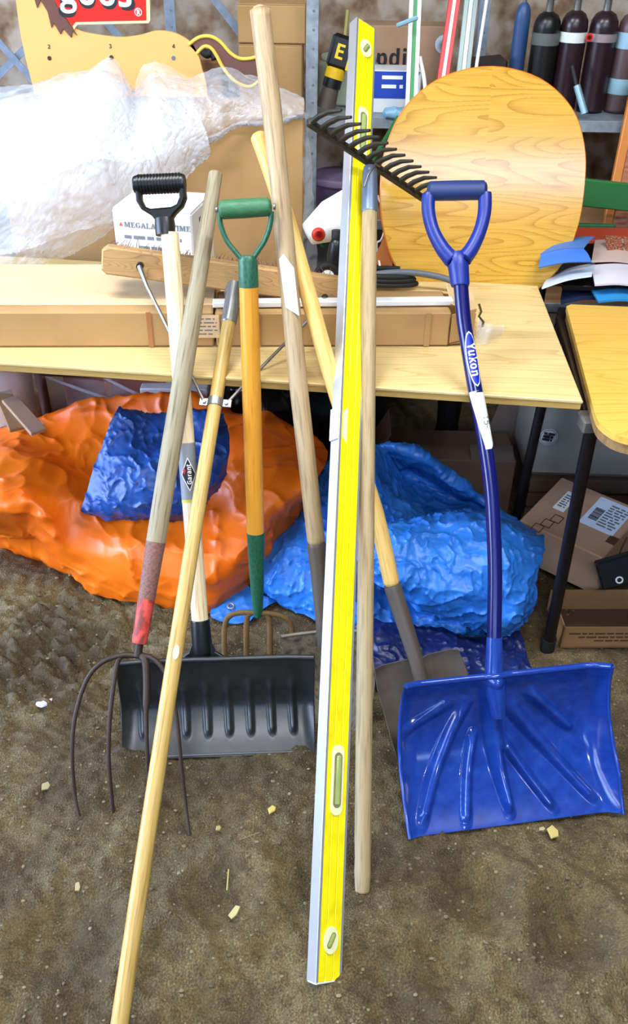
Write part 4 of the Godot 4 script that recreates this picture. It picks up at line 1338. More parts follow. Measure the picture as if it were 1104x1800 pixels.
	var rows := [
		[Vector3(-0.9867, 1.076, -2.74), Vector3(-0.8504, 1.108, -2.74), Vector3(-0.7488, 1.136, -2.74), Vector3(-0.664, 1.168, -2.74), Vector3(-0.596, 1.202, -2.74), Vector3(-0.5697, 1.183, -2.74), Vector3(-0.5477, 1.119, -2.74), Vector3(-0.5183, 1.122, -2.74), Vector3(-0.4843, 1.175, -2.74), Vector3(-0.4363, 1.176, -2.74), Vector3(-0.3608, 1.16, -2.74), Vector3(-0.2797, 1.182, -2.74), Vector3(-0.2133, 1.162, -2.74), Vector3(-0.1046, 1.12, -2.74)],
		[Vector3(-0.8858, 1.129, -2.46), Vector3(-0.7658, 1.145, -2.46), Vector3(-0.6864, 1.155, -2.47), Vector3(-0.6139, 1.168, -2.48), Vector3(-0.5562, 1.178, -2.49), Vector3(-0.5199, 1.166, -2.5), Vector3(-0.4904, 1.14, -2.51), Vector3(-0.4588, 1.143, -2.51), Vector3(-0.4246, 1.16, -2.51), Vector3(-0.3848, 1.158, -2.51), Vector3(-0.3269, 1.155, -2.52), Vector3(-0.2614, 1.166, -2.54), Vector3(-0.1897, 1.155, -2.58), Vector3(-0.0532, 1.128, -2.6)],
		[Vector3(-0.8889, 0.9564, -2.36), Vector3(-0.7594, 0.9894, -2.34), Vector3(-0.6763, 1.024, -2.32), Vector3(-0.6034, 1.05, -2.33), Vector3(-0.542, 1.06, -2.35), Vector3(-0.5035, 1.053, -2.37), Vector3(-0.4639, 1.049, -2.39), Vector3(-0.427, 1.056, -2.41), Vector3(-0.3878, 1.069, -2.43), Vector3(-0.3451, 1.085, -2.45), Vector3(-0.2946, 1.103, -2.47), Vector3(-0.2221, 1.116, -2.495), Vector3(-0.1332, 1.121, -2.505), Vector3(-0.0452, 1.123, -2.51)],
		[Vector3(-0.9162, 0.8225, -2.36), Vector3(-0.783, 0.8539, -2.34), Vector3(-0.6999, 0.8882, -2.33), Vector3(-0.6243, 0.9144, -2.34), Vector3(-0.5624, 0.9245, -2.37), Vector3(-0.5221, 0.9344, -2.4), Vector3(-0.4794, 0.9445, -2.42), Vector3(-0.4403, 0.9605, -2.44), Vector3(-0.4011, 0.9837, -2.455), Vector3(-0.3576, 1.017, -2.465), Vector3(-0.2987, 1.074, -2.48), Vector3(-0.2216, 1.101, -2.5), Vector3(-0.1321, 1.111, -2.51), Vector3(-0.0453, 1.116, -2.515)],
		[Vector3(-0.9487, 0.6627, -2.36), Vector3(-0.8233, 0.7117, -2.34), Vector3(-0.7451, 0.7624, -2.34), Vector3(-0.6835, 0.7957, -2.36), Vector3(-0.6253, 0.821, -2.39), Vector3(-0.5608, 0.8559, -2.42), Vector3(-0.505, 0.883, -2.435), Vector3(-0.4587, 0.9098, -2.45), Vector3(-0.4164, 0.9352, -2.47), Vector3(-0.3645, 0.9898, -2.48), Vector3(-0.2976, 1.059, -2.49), Vector3(-0.2192, 1.094, -2.505), Vector3(-0.1309, 1.105, -2.515), Vector3(-0.0453, 1.109, -2.52)]]
	piece("film", Shape.new().sheet(crumple(crumple(loft(rows, 240, 150), 0.034, 0.11, 41, 0.6, true), 0.009, 0.028, 42, 0.8, true)), m("film"), heap)
	var second := []
	for j in 4:
		var row := []
		for i in 11:
			row.append(rows[j][i] + Vector3(0.0, -0.012 - 0.01 * j, 0.035))
		second.append(row)
	piece("film", Shape.new().sheet(crumple(crumple(loft(second, 180, 120), 0.036, 0.09, 43, 0.7, true), 0.009, 0.026, 44, 0.8, true)), m("film"), heap)
	var third := []
	for j in 3:
		var row := []
		for i in 9:
			row.append(rows[j][i] + Vector3(-0.01, -0.03, 0.06 - 0.01 * j))
		third.append(row)
	piece("film", Shape.new().sheet(crumple(crumple(loft(third, 150, 110), 0.04, 0.10, 45, 0.6, true), 0.010, 0.03, 46, 0.8, true)), m("film"), heap)
	var tail := [
		[Vector3(-0.0469, 1.123, -2.52), Vector3(-0.0366, 1.114, -2.54)], [Vector3(-0.0499, 0.9809, -2.49), Vector3(-0.0256, 0.9738, -2.52)], [Vector3(-0.044, 0.8653, -2.47), Vector3(-0.0143, 0.8506, -2.5)], [Vector3(-0.0509, 0.7766, -2.45), Vector3(-0.0063, 0.7576, -2.48)], [Vector3(-0.0439, 0.678, -2.45), Vector3(-0.0115, 0.6673, -2.48)]]
	piece("film", Shape.new().sheet(crumple(loft(tail, 16, 80), 0.012, 0.04, 47, 0.6, true)), m("film"), heap)
	# odds and ends along the back edge of the table
	var jug := thing("plastic_jug", "white plastic jug with red spot lying tilted behind the broom", "jug", Vector3(0.0188, 0.7847, -2.36))
	var jf := Transform3D(Basis(Vector3.BACK, -1.05), Vector3(-0.0191, 0.8564, -2.36))
	piece("body", Shape.new().lathe([Vector2(0.0, -0.012), Vector2(0.030, -0.012), Vector2(0.034, 0.0), Vector2(0.055, 0.06), Vector2(0.056, 0.13), Vector2(0.052, 0.14), Vector2(0.0, 0.142)], jf, 28), m("white"), jug)
	piece("red_spot", Shape.new().lathe([Vector2(0.0, 0.014), Vector2(0.014, 0.012), Vector2(0.018, 0.0), Vector2(0.0, 0.0)], Transform3D(Basis(Vector3.RIGHT, 1.2), Vector3(-0.0008, 0.8729, -2.29)), 18), plain(Color(0.80, 0.16, 0.06), 0.4), jug, "red cap")
	var bottle := thing("black_bottle", "upright black bottle between the white jug and spirit level", "bottle", Vector3(Vector3(0.0454, 0.7935, -2.27).x, 0.74, -2.27))
	piece("body", Shape.new().lathe([Vector2(0, 0), Vector2(0.022, 0), Vector2(0.023, 0.01), Vector2(0.023, 0.09), Vector2(0.018, 0.115), Vector2(0.012, 0.13), Vector2(0.0, 0.131)], Transform3D(Basis(), bottle.position), 20), m("black_plastic"), bottle)
	piece("cap", Shape.new().lathe([Vector2(0.013, 0.13), Vector2(0.013, 0.15), Vector2(0, 0.15)], Transform3D(Basis(), bottle.position), 16), m("black_rubber"), bottle)
	var wheel := thing("caster_wheel", "small black caster wheel with white hub on the table's back edge", "wheel", Vector3(Vector3(0.0247, 0.7851, -2.25).x, 0.742, -2.25))
	var ring := []
	for k in 25:
		var a := TAU * k / 24
		ring.append(wheel.position + Vector3(cos(a) * 0.026, 0.037 + sin(a) * 0.026, 0))
	piece("tyre", Shape.new().tube(ring, 0.0105, 10, false), m("black_rubber"), wheel)
	piece("hub", Shape.new().tube([wheel.position + Vector3(0, 0.037, -0.008), wheel.position + Vector3(0, 0.037, 0.008)], 0.017, 16), m("white"), wheel)
	var hose := piece("grey_hose", Shape.new().tube(curve([Vector3(0.0013, 0.7701, -2.24), Vector3(0.0604, 0.7852, -2.26), Vector3(0.1198, 0.7807, -2.25), Vector3(0.1787, 0.7879, -2.25), Vector3(0.2378, 0.7905, -2.25), Vector3(0.2976, 0.7839, -2.25), Vector3(0.3417, 0.7762, -2.24), Vector3(0.365, 0.7681, -2.23)], 40), 0.0085, 12), plain(Color(0.36, 0.38, 0.40), 0.5))
	tag(hose, "grey rubber hose lying along the back edge of the table", "hose")
	var strap := []
	for k in 30:
		var a := k * 0.62
		strap.append(Vector3(0.175 + cos(a) * (0.085 - k * 0.0008), 0.757 + k * 0.0011, -2.262 + sin(a) * 0.024))
	var coil := piece("cable_coil", Shape.new().tube(curve(strap, 140), 0.0068, 8), m("black_rubber"))
	tag(coil, "coil of black cable heaped before the round table top", "cable")
	var wire := piece("white_wire", Shape.new().tube(curve([Vector3(0.1563, 0.9321, -2.44), Vector3(0.174, 0.8902, -2.44), Vector3(0.1799, 0.8441, -2.44), Vector3(0.1723, 0.8126, -2.44), Vector3(0.1605, 0.7997, -2.44), Vector3(0.1679, 0.7637, -2.36), Vector3(0.166, 0.7429, -2.3)], 30), 0.003, 8), m("white"))
	tag(wire, "loop of thin white wire hanging behind the rake handle", "wire")
	var rod := piece("green_rod", Shape.new().tube([Vector3(0.0091, 0.8004, -2.42), Vector3(0.227, 1.058, -2.8)], 0.0072, 12), plain(Color(0.13, 0.42, 0.20), 0.45))
	tag(rod, "slim green rod leaning diagonally against the shelf", "rod")
	var wedge := piece("wood_wedge", Shape.new().slab(PackedVector2Array([Vector2(-0.03, -0.03), Vector2(0.03, -0.03), Vector2(0.03, 0.035), Vector2(0.0, 0.045)]), 0.04, Transform3D(Basis(Vector3.UP, -0.3), Vector3(0.1735, 0.7916, -2.38))), plain(Color(0.72, 0.42, 0.18), 0.7))
	tag(wedge, "orange wooden wedge at the left foot of the round table top", "wood scrap")
	# round table top, tilted upright on its pedestal
	var c := Vector3(0.427, 0.9823, -2.39)
	var up := Vector3(0, cos(0.26), -sin(0.26))
	var rf := Transform3D(Basis(Vector3.RIGHT, up, Vector3.RIGHT.cross(up)), c)
	var tilt := thing("round_table", "oval oak table top tilted upright behind the folding table", "table", Vector3(c.x, 0, -2.52))
	var edge_line := smooth_line([Vector2(0.262, 0.0), Vector2(0.25, 0.095), Vector2(0.207, 0.182), Vector2(0.12, 0.247), Vector2(0.0, 0.272), Vector2(-0.12, 0.247), Vector2(-0.207, 0.182), Vector2(-0.252, 0.095), Vector2(-0.266, 0.0), Vector2(-0.256, -0.11), Vector2(-0.215, -0.215), Vector2(-0.12, -0.30), Vector2(0.0, -0.325), Vector2(0.12, -0.30), Vector2(0.215, -0.215), Vector2(0.255, -0.11)], 5, true)
	piece("table_top", Shape.new().slab(edge_line, 0.004, rf * Transform3D(Basis(), Vector3(0, 0, 0.004)), 0.001), m("round_top"), tilt)
	var rim := PackedVector2Array()
	for q in edge_line:
		rim.append(q * 1.012)
	piece("edge_band", Shape.new().slab(rim, 0.022, rf * Transform3D(Basis(), Vector3(0, 0, 0.001)), 0.003), m("round_edge"), tilt)
	var foot := Vector3(c.x, 0, -2.52)
	piece("pedestal", Shape.new().lathe([Vector2(0.0, 0.0), Vector2(0.16, 0.0), Vector2(0.16, 0.02), Vector2(0.05, 0.06), Vector2(0.035, 0.2), Vector2(0.045, 0.4), Vector2(0.03, 0.6), Vector2(0.04, 0.84), Vector2(0.0, 0.84)], Transform3D(Basis(), foot), 24), m("leg_black"), tilt)
	piece("tilt_block", Shape.new().box(Transform3D(rf.basis, Vector3(c.x, 0.86, -2.46)), Vector3(0.2, 0.16, 0.09), 0.004), m("round_edge"), tilt)


# ---- tarps ----

func tarps() -> void:
	var orange := thing("orange_tarp", "large bright orange tarp heaped under the left of the table", "tarp", Vector3(-0.45, 0, -2.05))
	var rows := [
		[Vector3(-1.056, -0.0556, -2.08), Vector3(-0.8955, -0.0471, -2.06), Vector3(-0.7854, -0.0246, -2.04), Vector3(-0.7296, -0.0176, -1.98), Vector3(-0.5488, 0, -1.869), Vector3(-0.403, -0, -1.839), Vector3(-0.2779, 0, -1.833), Vector3(-0.188, 0.0267, -1.93), Vector3(-0.1164, 0.0903, -1.98), Vector3(-0.0511, 0.1587, -2.04)],
		[Vector3(-1.011, 0.0904, -2.04), Vector3(-0.8579, 0.0963, -2.02), Vector3(-0.7692, 0.1129, -2), Vector3(-0.688, 0.0723, -1.93), Vector3(-0.534, 0.0881, -1.845), Vector3(-0.3923, 0.0961, -1.82), Vector3(-0.2697, 0.1109, -1.81), Vector3(-0.1721, 0.1616, -1.85), Vector3(-0.107, 0.1829, -1.94), Vector3(-0.0285, 0.2369, -2)],
		[Vector3(-0.9455, 0.24, -1.94), Vector3(-0.7925, 0.2654, -1.9), Vector3(-0.7255, 0.2756, -1.89), Vector3(-0.6548, 0.1546, -1.88), Vector3(-0.529, 0.1574, -1.86), Vector3(-0.3902, 0.1757, -1.85), Vector3(-0.2702, 0.1821, -1.85), Vector3(-0.1716, 0.2325, -1.87), Vector3(-0.0991, 0.2718, -1.92), Vector3(-0.0072, 0.2951, -1.98)],
		[Vector3(-0.9569, 0.265, -1.99), Vector3(-0.812, 0.2856, -1.98), Vector3(-0.7336, 0.2829, -1.97), Vector3(-0.6466, 0.2363, -1.96), Vector3(-0.5382, 0.196, -1.93), Vector3(-0.4063, 0.1985, -1.92), Vector3(-0.2832, 0.2199, -1.92), Vector3(-0.1834, 0.2813, -1.93), Vector3(-0.0948, 0.3251, -1.97), Vector3(0.0136, 0.3069, -2.03)],
		[Vector3(-0.976, 0.2859, -2.06), Vector3(-0.8339, 0.3084, -2.07), Vector3(-0.7428, 0.3078, -2.08), Vector3(-0.654, 0.2688, -2.08), Vector3(-0.5503, 0.2424, -2.06), Vector3(-0.423, 0.2327, -2.05), Vector3(-0.3032, 0.2541, -2.05), Vector3(-0.1927, 0.3209, -2.03), Vector3(-0.0949, 0.3502, -2.05), Vector3(0.0324, 0.3002, -2.1)],
		[Vector3(-1.019, 0.2752, -2.18), Vector3(-0.8716, 0.3079, -2.2), Vector3(-0.7668, 0.3323, -2.22), Vector3(-0.6691, 0.3472, -2.23), Vector3(-0.5702, 0.3548, -2.23), Vector3(-0.4462, 0.3572, -2.22), Vector3(-0.3221, 0.358, -2.2), Vector3(-0.2069, 0.357, -2.17), Vector3(-0.1027, 0.3484, -2.16), Vector3(0.0329, 0.2813, -2.18)],
		[Vector3(-1.051, 0.2521, -2.26), Vector3(-0.8952, 0.29, -2.27), Vector3(-0.7831, 0.3267, -2.28), Vector3(-0.6782, 0.3625, -2.28), Vector3(-0.576, 0.3886, -2.28), Vector3(-0.4758, 0.4053, -2.28), Vector3(-0.3613, 0.4039, -2.28), Vector3(-0.2549, 0.3575, -2.26), Vector3(-0.1395, 0.3391, -2.25), Vector3(0.0099, 0.2717, -2.24)],
		[Vector3(-1.1, 0.12, -2.44), Vector3(-0.95, 0.14, -2.45), Vector3(-0.83, 0.16, -2.45), Vector3(-0.7, 0.18, -2.45), Vector3(-0.6, 0.2, -2.45), Vector3(-0.5, 0.2, -2.45), Vector3(-0.38, 0.2, -2.45), Vector3(-0.26, 0.16, -2.42), Vector3(-0.16, 0.12, -2.4), Vector3(0.0, 0.08, -2.38)]]
	piece("cloth", Shape.new().sheet(crumple(crumple(loft(rows, 230, 200), 0.040, 0.24, 51, 0.4), 0.013, 0.075, 53, 0.95), 1.0), m("orange_tarp"), orange)
	# folded blue tarp resting on the orange one
	var bundle := thing("blue_bundle", "small folded blue tarp bundle resting on the orange tarp", "tarp", Vector3(-0.4205, 0.2116, -1.97))
	var front := [
		[Vector3(-0.6117, 0.2411, -1.93), Vector3(-0.5197, 0.2402, -1.9), Vector3(-0.4348, 0.2347, -1.9), Vector3(-0.348, 0.231, -1.9), Vector3(-0.2795, 0.2793, -1.93), Vector3(-0.243, 0.3076, -1.97)],
		[Vector3(-0.604, 0.2713, -1.9), Vector3(-0.5106, 0.2868, -1.865), Vector3(-0.4225, 0.2886, -1.855), Vector3(-0.339, 0.2833, -1.86), Vector3(-0.2638, 0.3281, -1.89), Vector3(-0.2293, 0.3522, -1.94)],
		[Vector3(-0.589, 0.3114, -1.91), Vector3(-0.5012, 0.34, -1.87), Vector3(-0.4159, 0.3517, -1.85), Vector3(-0.3374, 0.3466, -1.86), Vector3(-0.2538, 0.3902, -1.88), Vector3(-0.2172, 0.4106, -1.93)],
		[Vector3(-0.5657, 0.3819, -1.94), Vector3(-0.4926, 0.4071, -1.91), Vector3(-0.4181, 0.4148, -1.9), Vector3(-0.3403, 0.4198, -1.9), Vector3(-0.2611, 0.4394, -1.92), Vector3(-0.2188, 0.4366, -1.96)],
		[Vector3(-0.5383, 0.4498, -1.99), Vector3(-0.4873, 0.4503, -1.985), Vector3(-0.4279, 0.4351, -1.99), Vector3(-0.3539, 0.44, -1.99), Vector3(-0.2743, 0.4742, -1.98), Vector3(-0.2284, 0.4547, -2.01)],
		[Vector3(-0.5147, 0.4917, -2.03), Vector3(-0.4771, 0.4736, -2.04), Vector3(-0.4323, 0.4605, -2.05), Vector3(-0.3634, 0.4619, -2.05), Vector3(-0.2878, 0.4895, -2.03), Vector3(-0.2433, 0.4693, -2.05)],
		[Vector3(-0.5273, 0.4555, -2.09), Vector3(-0.4931, 0.426, -2.12), Vector3(-0.4464, 0.4126, -2.13), Vector3(-0.3777, 0.4157, -2.13), Vector3(-0.2993, 0.4422, -2.11), Vector3(-0.2508, 0.4293, -2.11)]]
	piece("cloth", Shape.new().sheet(crumple(crumple(crumple(loft(front, 140, 140), 0.018, 0.12, 55, 0.4), 0.008, 0.030, 57, 0.95), 0.0022, 0.022, 157, 0.8, true)), m("bundle_tarp"), bundle)
	# big blue tarp, three heavy folds
	var blue := thing("blue_tarp", "big crinkled bright blue tarp piled behind the square shovel", "tarp", Vector3(0.25, 0, -1.9))
	var rim := [
		[Vector3(0.0127, 0.1903, -2), Vector3(0.1368, 0.207, -1.98), Vector3(0.2165, 0.1946, -2), Vector3(0.3042, 0.1772, -2), Vector3(0.3907, 0.1791, -2), Vector3(0.4848, 0.1811, -2), Vector3(0.5862, 0.1344, -2)],
		[Vector3(0.0119, 0.2161, -2.06), Vector3(0.1389, 0.2226, -2.06), Vector3(0.2271, 0.1669, -2.14), Vector3(0.3239, 0.1285, -2.17), Vector3(0.4145, 0.1238, -2.15), Vector3(0.5049, 0.1313, -2.09), Vector3(0.6023, 0.1006, -2.06)],
		[Vector3(0.019, 0.2535, -2.12), Vector3(0.1395, 0.2649, -2.13), Vector3(0.2296, 0.2043, -2.22), Vector3(0.3256, 0.1739, -2.23), Vector3(0.4143, 0.1601, -2.18), Vector3(0.5047, 0.1424, -2.12), Vector3(0.6085, 0.0858, -2.1)],
		[Vector3(0.0347, 0.2698, -2.14), Vector3(0.1316, 0.2841, -2.16), Vector3(0.1824, 0.3212, -2.15), Vector3(0.238, 0.3306, -2.13), Vector3(0.3158, 0.3011, -2.12), Vector3(0.4015, 0.2243, -2.13), Vector3(0.5804, 0.0974, -2.12)],
		[Vector3(0.037, 0.1777, -2.24), Vector3(0.1386, 0.2033, -2.26), Vector3(0.1929, 0.2362, -2.26), Vector3(0.2539, 0.2335, -2.26), Vector3(0.3372, 0.1976, -2.25), Vector3(0.4244, 0.1328, -2.24), Vector3(0.6054, 0.0194, -2.2)]]
	piece("back_fold", Shape.new().sheet(crumple(crumple(crumple(loft(rim, 160, 110), 0.036, 0.16, 61, 0.5), 0.009, 0.030, 62, 0.95), 0.0022, 0.022, 162, 0.8, true)), m("blue_tarp"), blue)
	var neck := [
		[Vector3(0.014, 0.1427, -1.92), Vector3(0.0902, 0.1596, -1.9), Vector3(0.1653, 0.1669, -1.88), Vector3(0.2445, 0.182, -1.9), Vector3(0.3099, 0.1728, -1.94)],
		[Vector3(0.0129, 0.1972, -1.95), Vector3(0.0881, 0.2298, -1.92), Vector3(0.1625, 0.2364, -1.9), Vector3(0.2348, 0.2202, -1.93), Vector3(0.32, 0.1726, -1.98)],
		[Vector3(0.0277, 0.2245, -2.02), Vector3(0.095, 0.2863, -1.98), Vector3(0.159, 0.2895, -1.95), Vector3(0.2378, 0.2381, -1.99), Vector3(0.3306, 0.1551, -2.04)],
		[Vector3(0.0352, 0.2416, -2.08), Vector3(0.0996, 0.3243, -2.04), Vector3(0.1537, 0.3629, -2.02), Vector3(0.2102, 0.2011, -2.06), Vector3(0.3301, 0.1165, -2.1)],
		[Vector3(0.0435, 0.2381, -2.13), Vector3(0.1042, 0.3239, -2.1), Vector3(0.1532, 0.3504, -2.1), Vector3(0.2045, 0.3076, -2.13), Vector3(0.3354, 0.0823, -2.16)]]
	piece("left_fold", Shape.new().sheet(crumple(crumple(crumple(loft(neck, 110, 110), 0.026, 0.10, 63, 0.4), 0.009, 0.028, 64, 0.95), 0.0022, 0.022, 164, 0.8, true)), m("blue_tarp"), blue)
	var roll := [
		[Vector3(0.0719, 0.2215, -1.83), Vector3(0.151, 0.1948, -1.76), Vector3(0.2381, 0.146, -1.72), Vector3(0.3317, 0.1117, -1.69), Vector3(0.4288, 0.0813, -1.69), Vector3(0.4834, 0.0694, -1.66), Vector3(0.5575, 0.0697, -1.75)],
		[Vector3(0.0763, 0.2548, -1.81), Vector3(0.1541, 0.2459, -1.73), Vector3(0.2411, 0.2081, -1.69), Vector3(0.3354, 0.1668, -1.67), Vector3(0.4269, 0.1316, -1.67), Vector3(0.4907, 0.1194, -1.66), Vector3(0.5586, 0.1363, -1.74)],
		[Vector3(0.083, 0.2454, -1.84), Vector3(0.16, 0.2674, -1.76), Vector3(0.2509, 0.2509, -1.715), Vector3(0.3421, 0.2194, -1.69), Vector3(0.4291, 0.1934, -1.68), Vector3(0.4987, 0.1767, -1.68), Vector3(0.5674, 0.1937, -1.75)],
		[Vector3(0.0899, 0.2345, -1.87), Vector3(0.1673, 0.2732, -1.8), Vector3(0.2627, 0.2807, -1.75), Vector3(0.3473, 0.2704, -1.72), Vector3(0.4309, 0.2589, -1.71), Vector3(0.5045, 0.2437, -1.72), Vector3(0.5794, 0.2137, -1.79)],
		[Vector3(0.097, 0.2239, -1.9), Vector3(0.1762, 0.2655, -1.85), Vector3(0.2762, 0.286, -1.81), Vector3(0.3624, 0.2883, -1.79), Vector3(0.441, 0.2851, -1.78), Vector3(0.5154, 0.2664, -1.8), Vector3(0.5856, 0.2121, -1.85)],
		[Vector3(0.1064, 0.1706, -1.95), Vector3(0.1937, 0.2262, -1.91), Vector3(0.2951, 0.2538, -1.89), Vector3(0.3875, 0.2811, -1.88), Vector3(0.4566, 0.2826, -1.88), Vector3(0.529, 0.2443, -1.9), Vector3(0.5914, 0.1786, -1.93)],
		[Vector3(0.1279, 0.0949, -2.04), Vector3(0.2218, 0.1316, -2.02), Vector3(0.3185, 0.1509, -2.01), Vector3(0.414, 0.1815, -2), Vector3(0.4877, 0.1831, -2), Vector3(0.5596, 0.1535, -2), Vector3(0.6051, 0.115, -2)]]
	piece("front_fold", Shape.new().sheet(crumple(crumple(crumple(loft(roll, 190, 170), 0.036, 0.15, 65, 0.5), 0.010, 0.030, 66, 0.95), 0.0022, 0.022, 166, 0.8, true)), m("blue_tarp"), blue)
	var left := [
		[Vector3(-0.1252, 0.004, -1.88), Vector3(-0.0762, 0.004, -1.833), Vector3(-0.0058, 0.004, -1.794), Vector3(0.0628, 0, -1.764), Vector3(0.1676, 0, -1.735), Vector3(0.3172, -0, -1.73), Vector3(0.453, 0, -1.717)],
		[Vector3(-0.13, 0.0569, -1.87), Vector3(-0.0681, 0.0676, -1.83), Vector3(0.0009, 0.0668, -1.8), Vector3(0.0764, 0.0509, -1.77), Vector3(0.1824, 0.0263, -1.76), Vector3(0.3227, 0.0316, -1.74), Vector3(0.4499, 0.0289, -1.72)],
		[Vector3(-0.1376, 0.0763, -1.9), Vector3(-0.0678, 0.1175, -1.87), Vector3(0.0027, 0.1236, -1.84), Vector3(0.0827, 0.1039, -1.8), Vector3(0.1902, 0.0572, -1.8), Vector3(0.3248, 0.0483, -1.775), Vector3(0.4532, 0.0376, -1.75)],
		[Vector3(-0.1142, 0.109, -1.94), Vector3(-0.0479, 0.1645, -1.92), Vector3(0.0136, 0.175, -1.89), Vector3(0.0921, 0.1582, -1.84), Vector3(0.1979, 0.0929, -1.84), Vector3(0.3295, 0.0632, -1.82), Vector3(0.4586, 0.0422, -1.79)],
		[Vector3(-0.0738, 0.1496, -2), Vector3(-0.0185, 0.2037, -1.98), Vector3(0.0355, 0.2213, -1.97), Vector3(0.1042, 0.1999, -1.91), Vector3(0.2126, 0.1391, -1.88), Vector3(0.3315, 0.1074, -1.85), Vector3(0.4575, 0.0746, -1.81)],
		[Vector3(-0.0358, 0.1428, -2.08), Vector3(0.0061, 0.1812, -2.06), Vector3(0.0519, 0.2045, -2.05), Vector3(0.1143, 0.202, -2), Vector3(0.2261, 0.139, -1.97), Vector3(0.3441, 0.1052, -1.94), Vector3(0.4713, 0.0699, -1.9)]]
	piece("side_fold", Shape.new().sheet(crumple(crumple(crumple(loft(left, 170, 110), 0.030, 0.14, 67, 0.5), 0.009, 0.030, 68, 0.95), 0.0022, 0.022, 168, 0.8, true)), m("blue_tarp"), blue)
	# corner of it lying flat with its eyelet
	var corner := [
		[Vector3(-0.272, 0.014, -1.812), Vector3(-0.2671, 0.016, -1.767), Vector3(-0.2082, 0.012, -1.748), Vector3(-0.164, 0.01, -1.76)],
		[Vector3(-0.2324, 0.02, -1.853), Vector3(-0.2128, 0.024, -1.807), Vector3(-0.181, 0.02, -1.789), Vector3(-0.1417, 0.014, -1.793)],
		[Vector3(-0.189, 0.024, -1.898), Vector3(-0.1611, 0.028, -1.86), Vector3(-0.129, 0.024, -1.842), Vector3(-0.0981, 0.014, -1.84)]]
	piece("corner_flap", Shape.new().sheet(crumple(loft(corner, 50, 40), 0.010, 0.06, 69, 0.6)), m("blue_tarp"), blue)
	var eye := Vector3(-0.2173, 0.034, -1.793)
	piece("eyelet", Shape.new().lathe([Vector2(0.005, 0.0), Vector2(0.006, 0.002), Vector2(0.010, 0.002), Vector2(0.011, 0.0)], Transform3D(Basis(Vector3.RIGHT, 0.3), eye), 18), m("zinc"), blue)
	# darker tarp spread flat below
	var navy := thing("navy_tarp", "dark navy tarp spread flat on the earth behind the blue shovel", "tarp", Vector3(0.3, 0, -1.65))
	var flat := [
		[Vector3(0.1132, 0.01, -1.685), Vector3(0.1307, 0.012, -1.562), Vector3(0.2522, 0.01, -1.5), Vector3(0.3905, 0.008, -1.505), Vector3(0.547, 0.006, -1.566)],
		[Vector3(0.1171, 0.03, -1.695), Vector3(0.1595, 0.035, -1.602), Vector3(0.2719, 0.03, -1.586), Vector3(0.4121, 0.03, -1.58), Vector3(0.5495, 0.02, -1.613)],
		[Vector3(0.1196, 0.05, -1.71), Vector3(0.175, 0.055, -1.651), Vector3(0.2896, 0.05, -1.643), Vector3(0.4253, 0.045, -1.635), Vector3(0.5456, 0.02, -1.685)],
		[Vector3(0.1358, 0.05, -1.75), Vector3(0.1936, 0.045, -1.713), Vector3(0.3116, 0.04, -1.711), Vector3(0.4365, 0.035, -1.704), Vector3(0.535, 0.015, -1.746)]]
	piece("cloth", Shape.new().sheet(crumple(crumple(loft(flat, 130, 80), 0.030, 0.12, 71, 0.4), 0.010, 0.035, 72, 0.95)), m("navy_tarp"), navy)


func blob(at: Vector3, size: Vector3, amount: float, scale: float, salt: int) -> Shape:
	# A slack bag: a squat closed form with crumpled skin.
	var grid := []
	for j in 49:
		var row := []
		var a := PI * j / 48.0
		for i in 73:
			var b := -TAU * i / 72.0
			var squash := Vector3(sin(a) * cos(b), -cos(a), sin(a) * sin(b))
			row.append(at + Vector3(signf(squash.x) * pow(absf(squash.x), 0.8), signf(squash.y) * pow(absf(squash.y), 0.85), signf(squash.z) * pow(absf(squash.z), 0.8)) * size)
		grid.append(row)
	var skin := crumple(grid, amount, scale, salt, 0.6)
	for row in skin:
		row[72] = row[0]
	return Shape.new().sheet(skin)


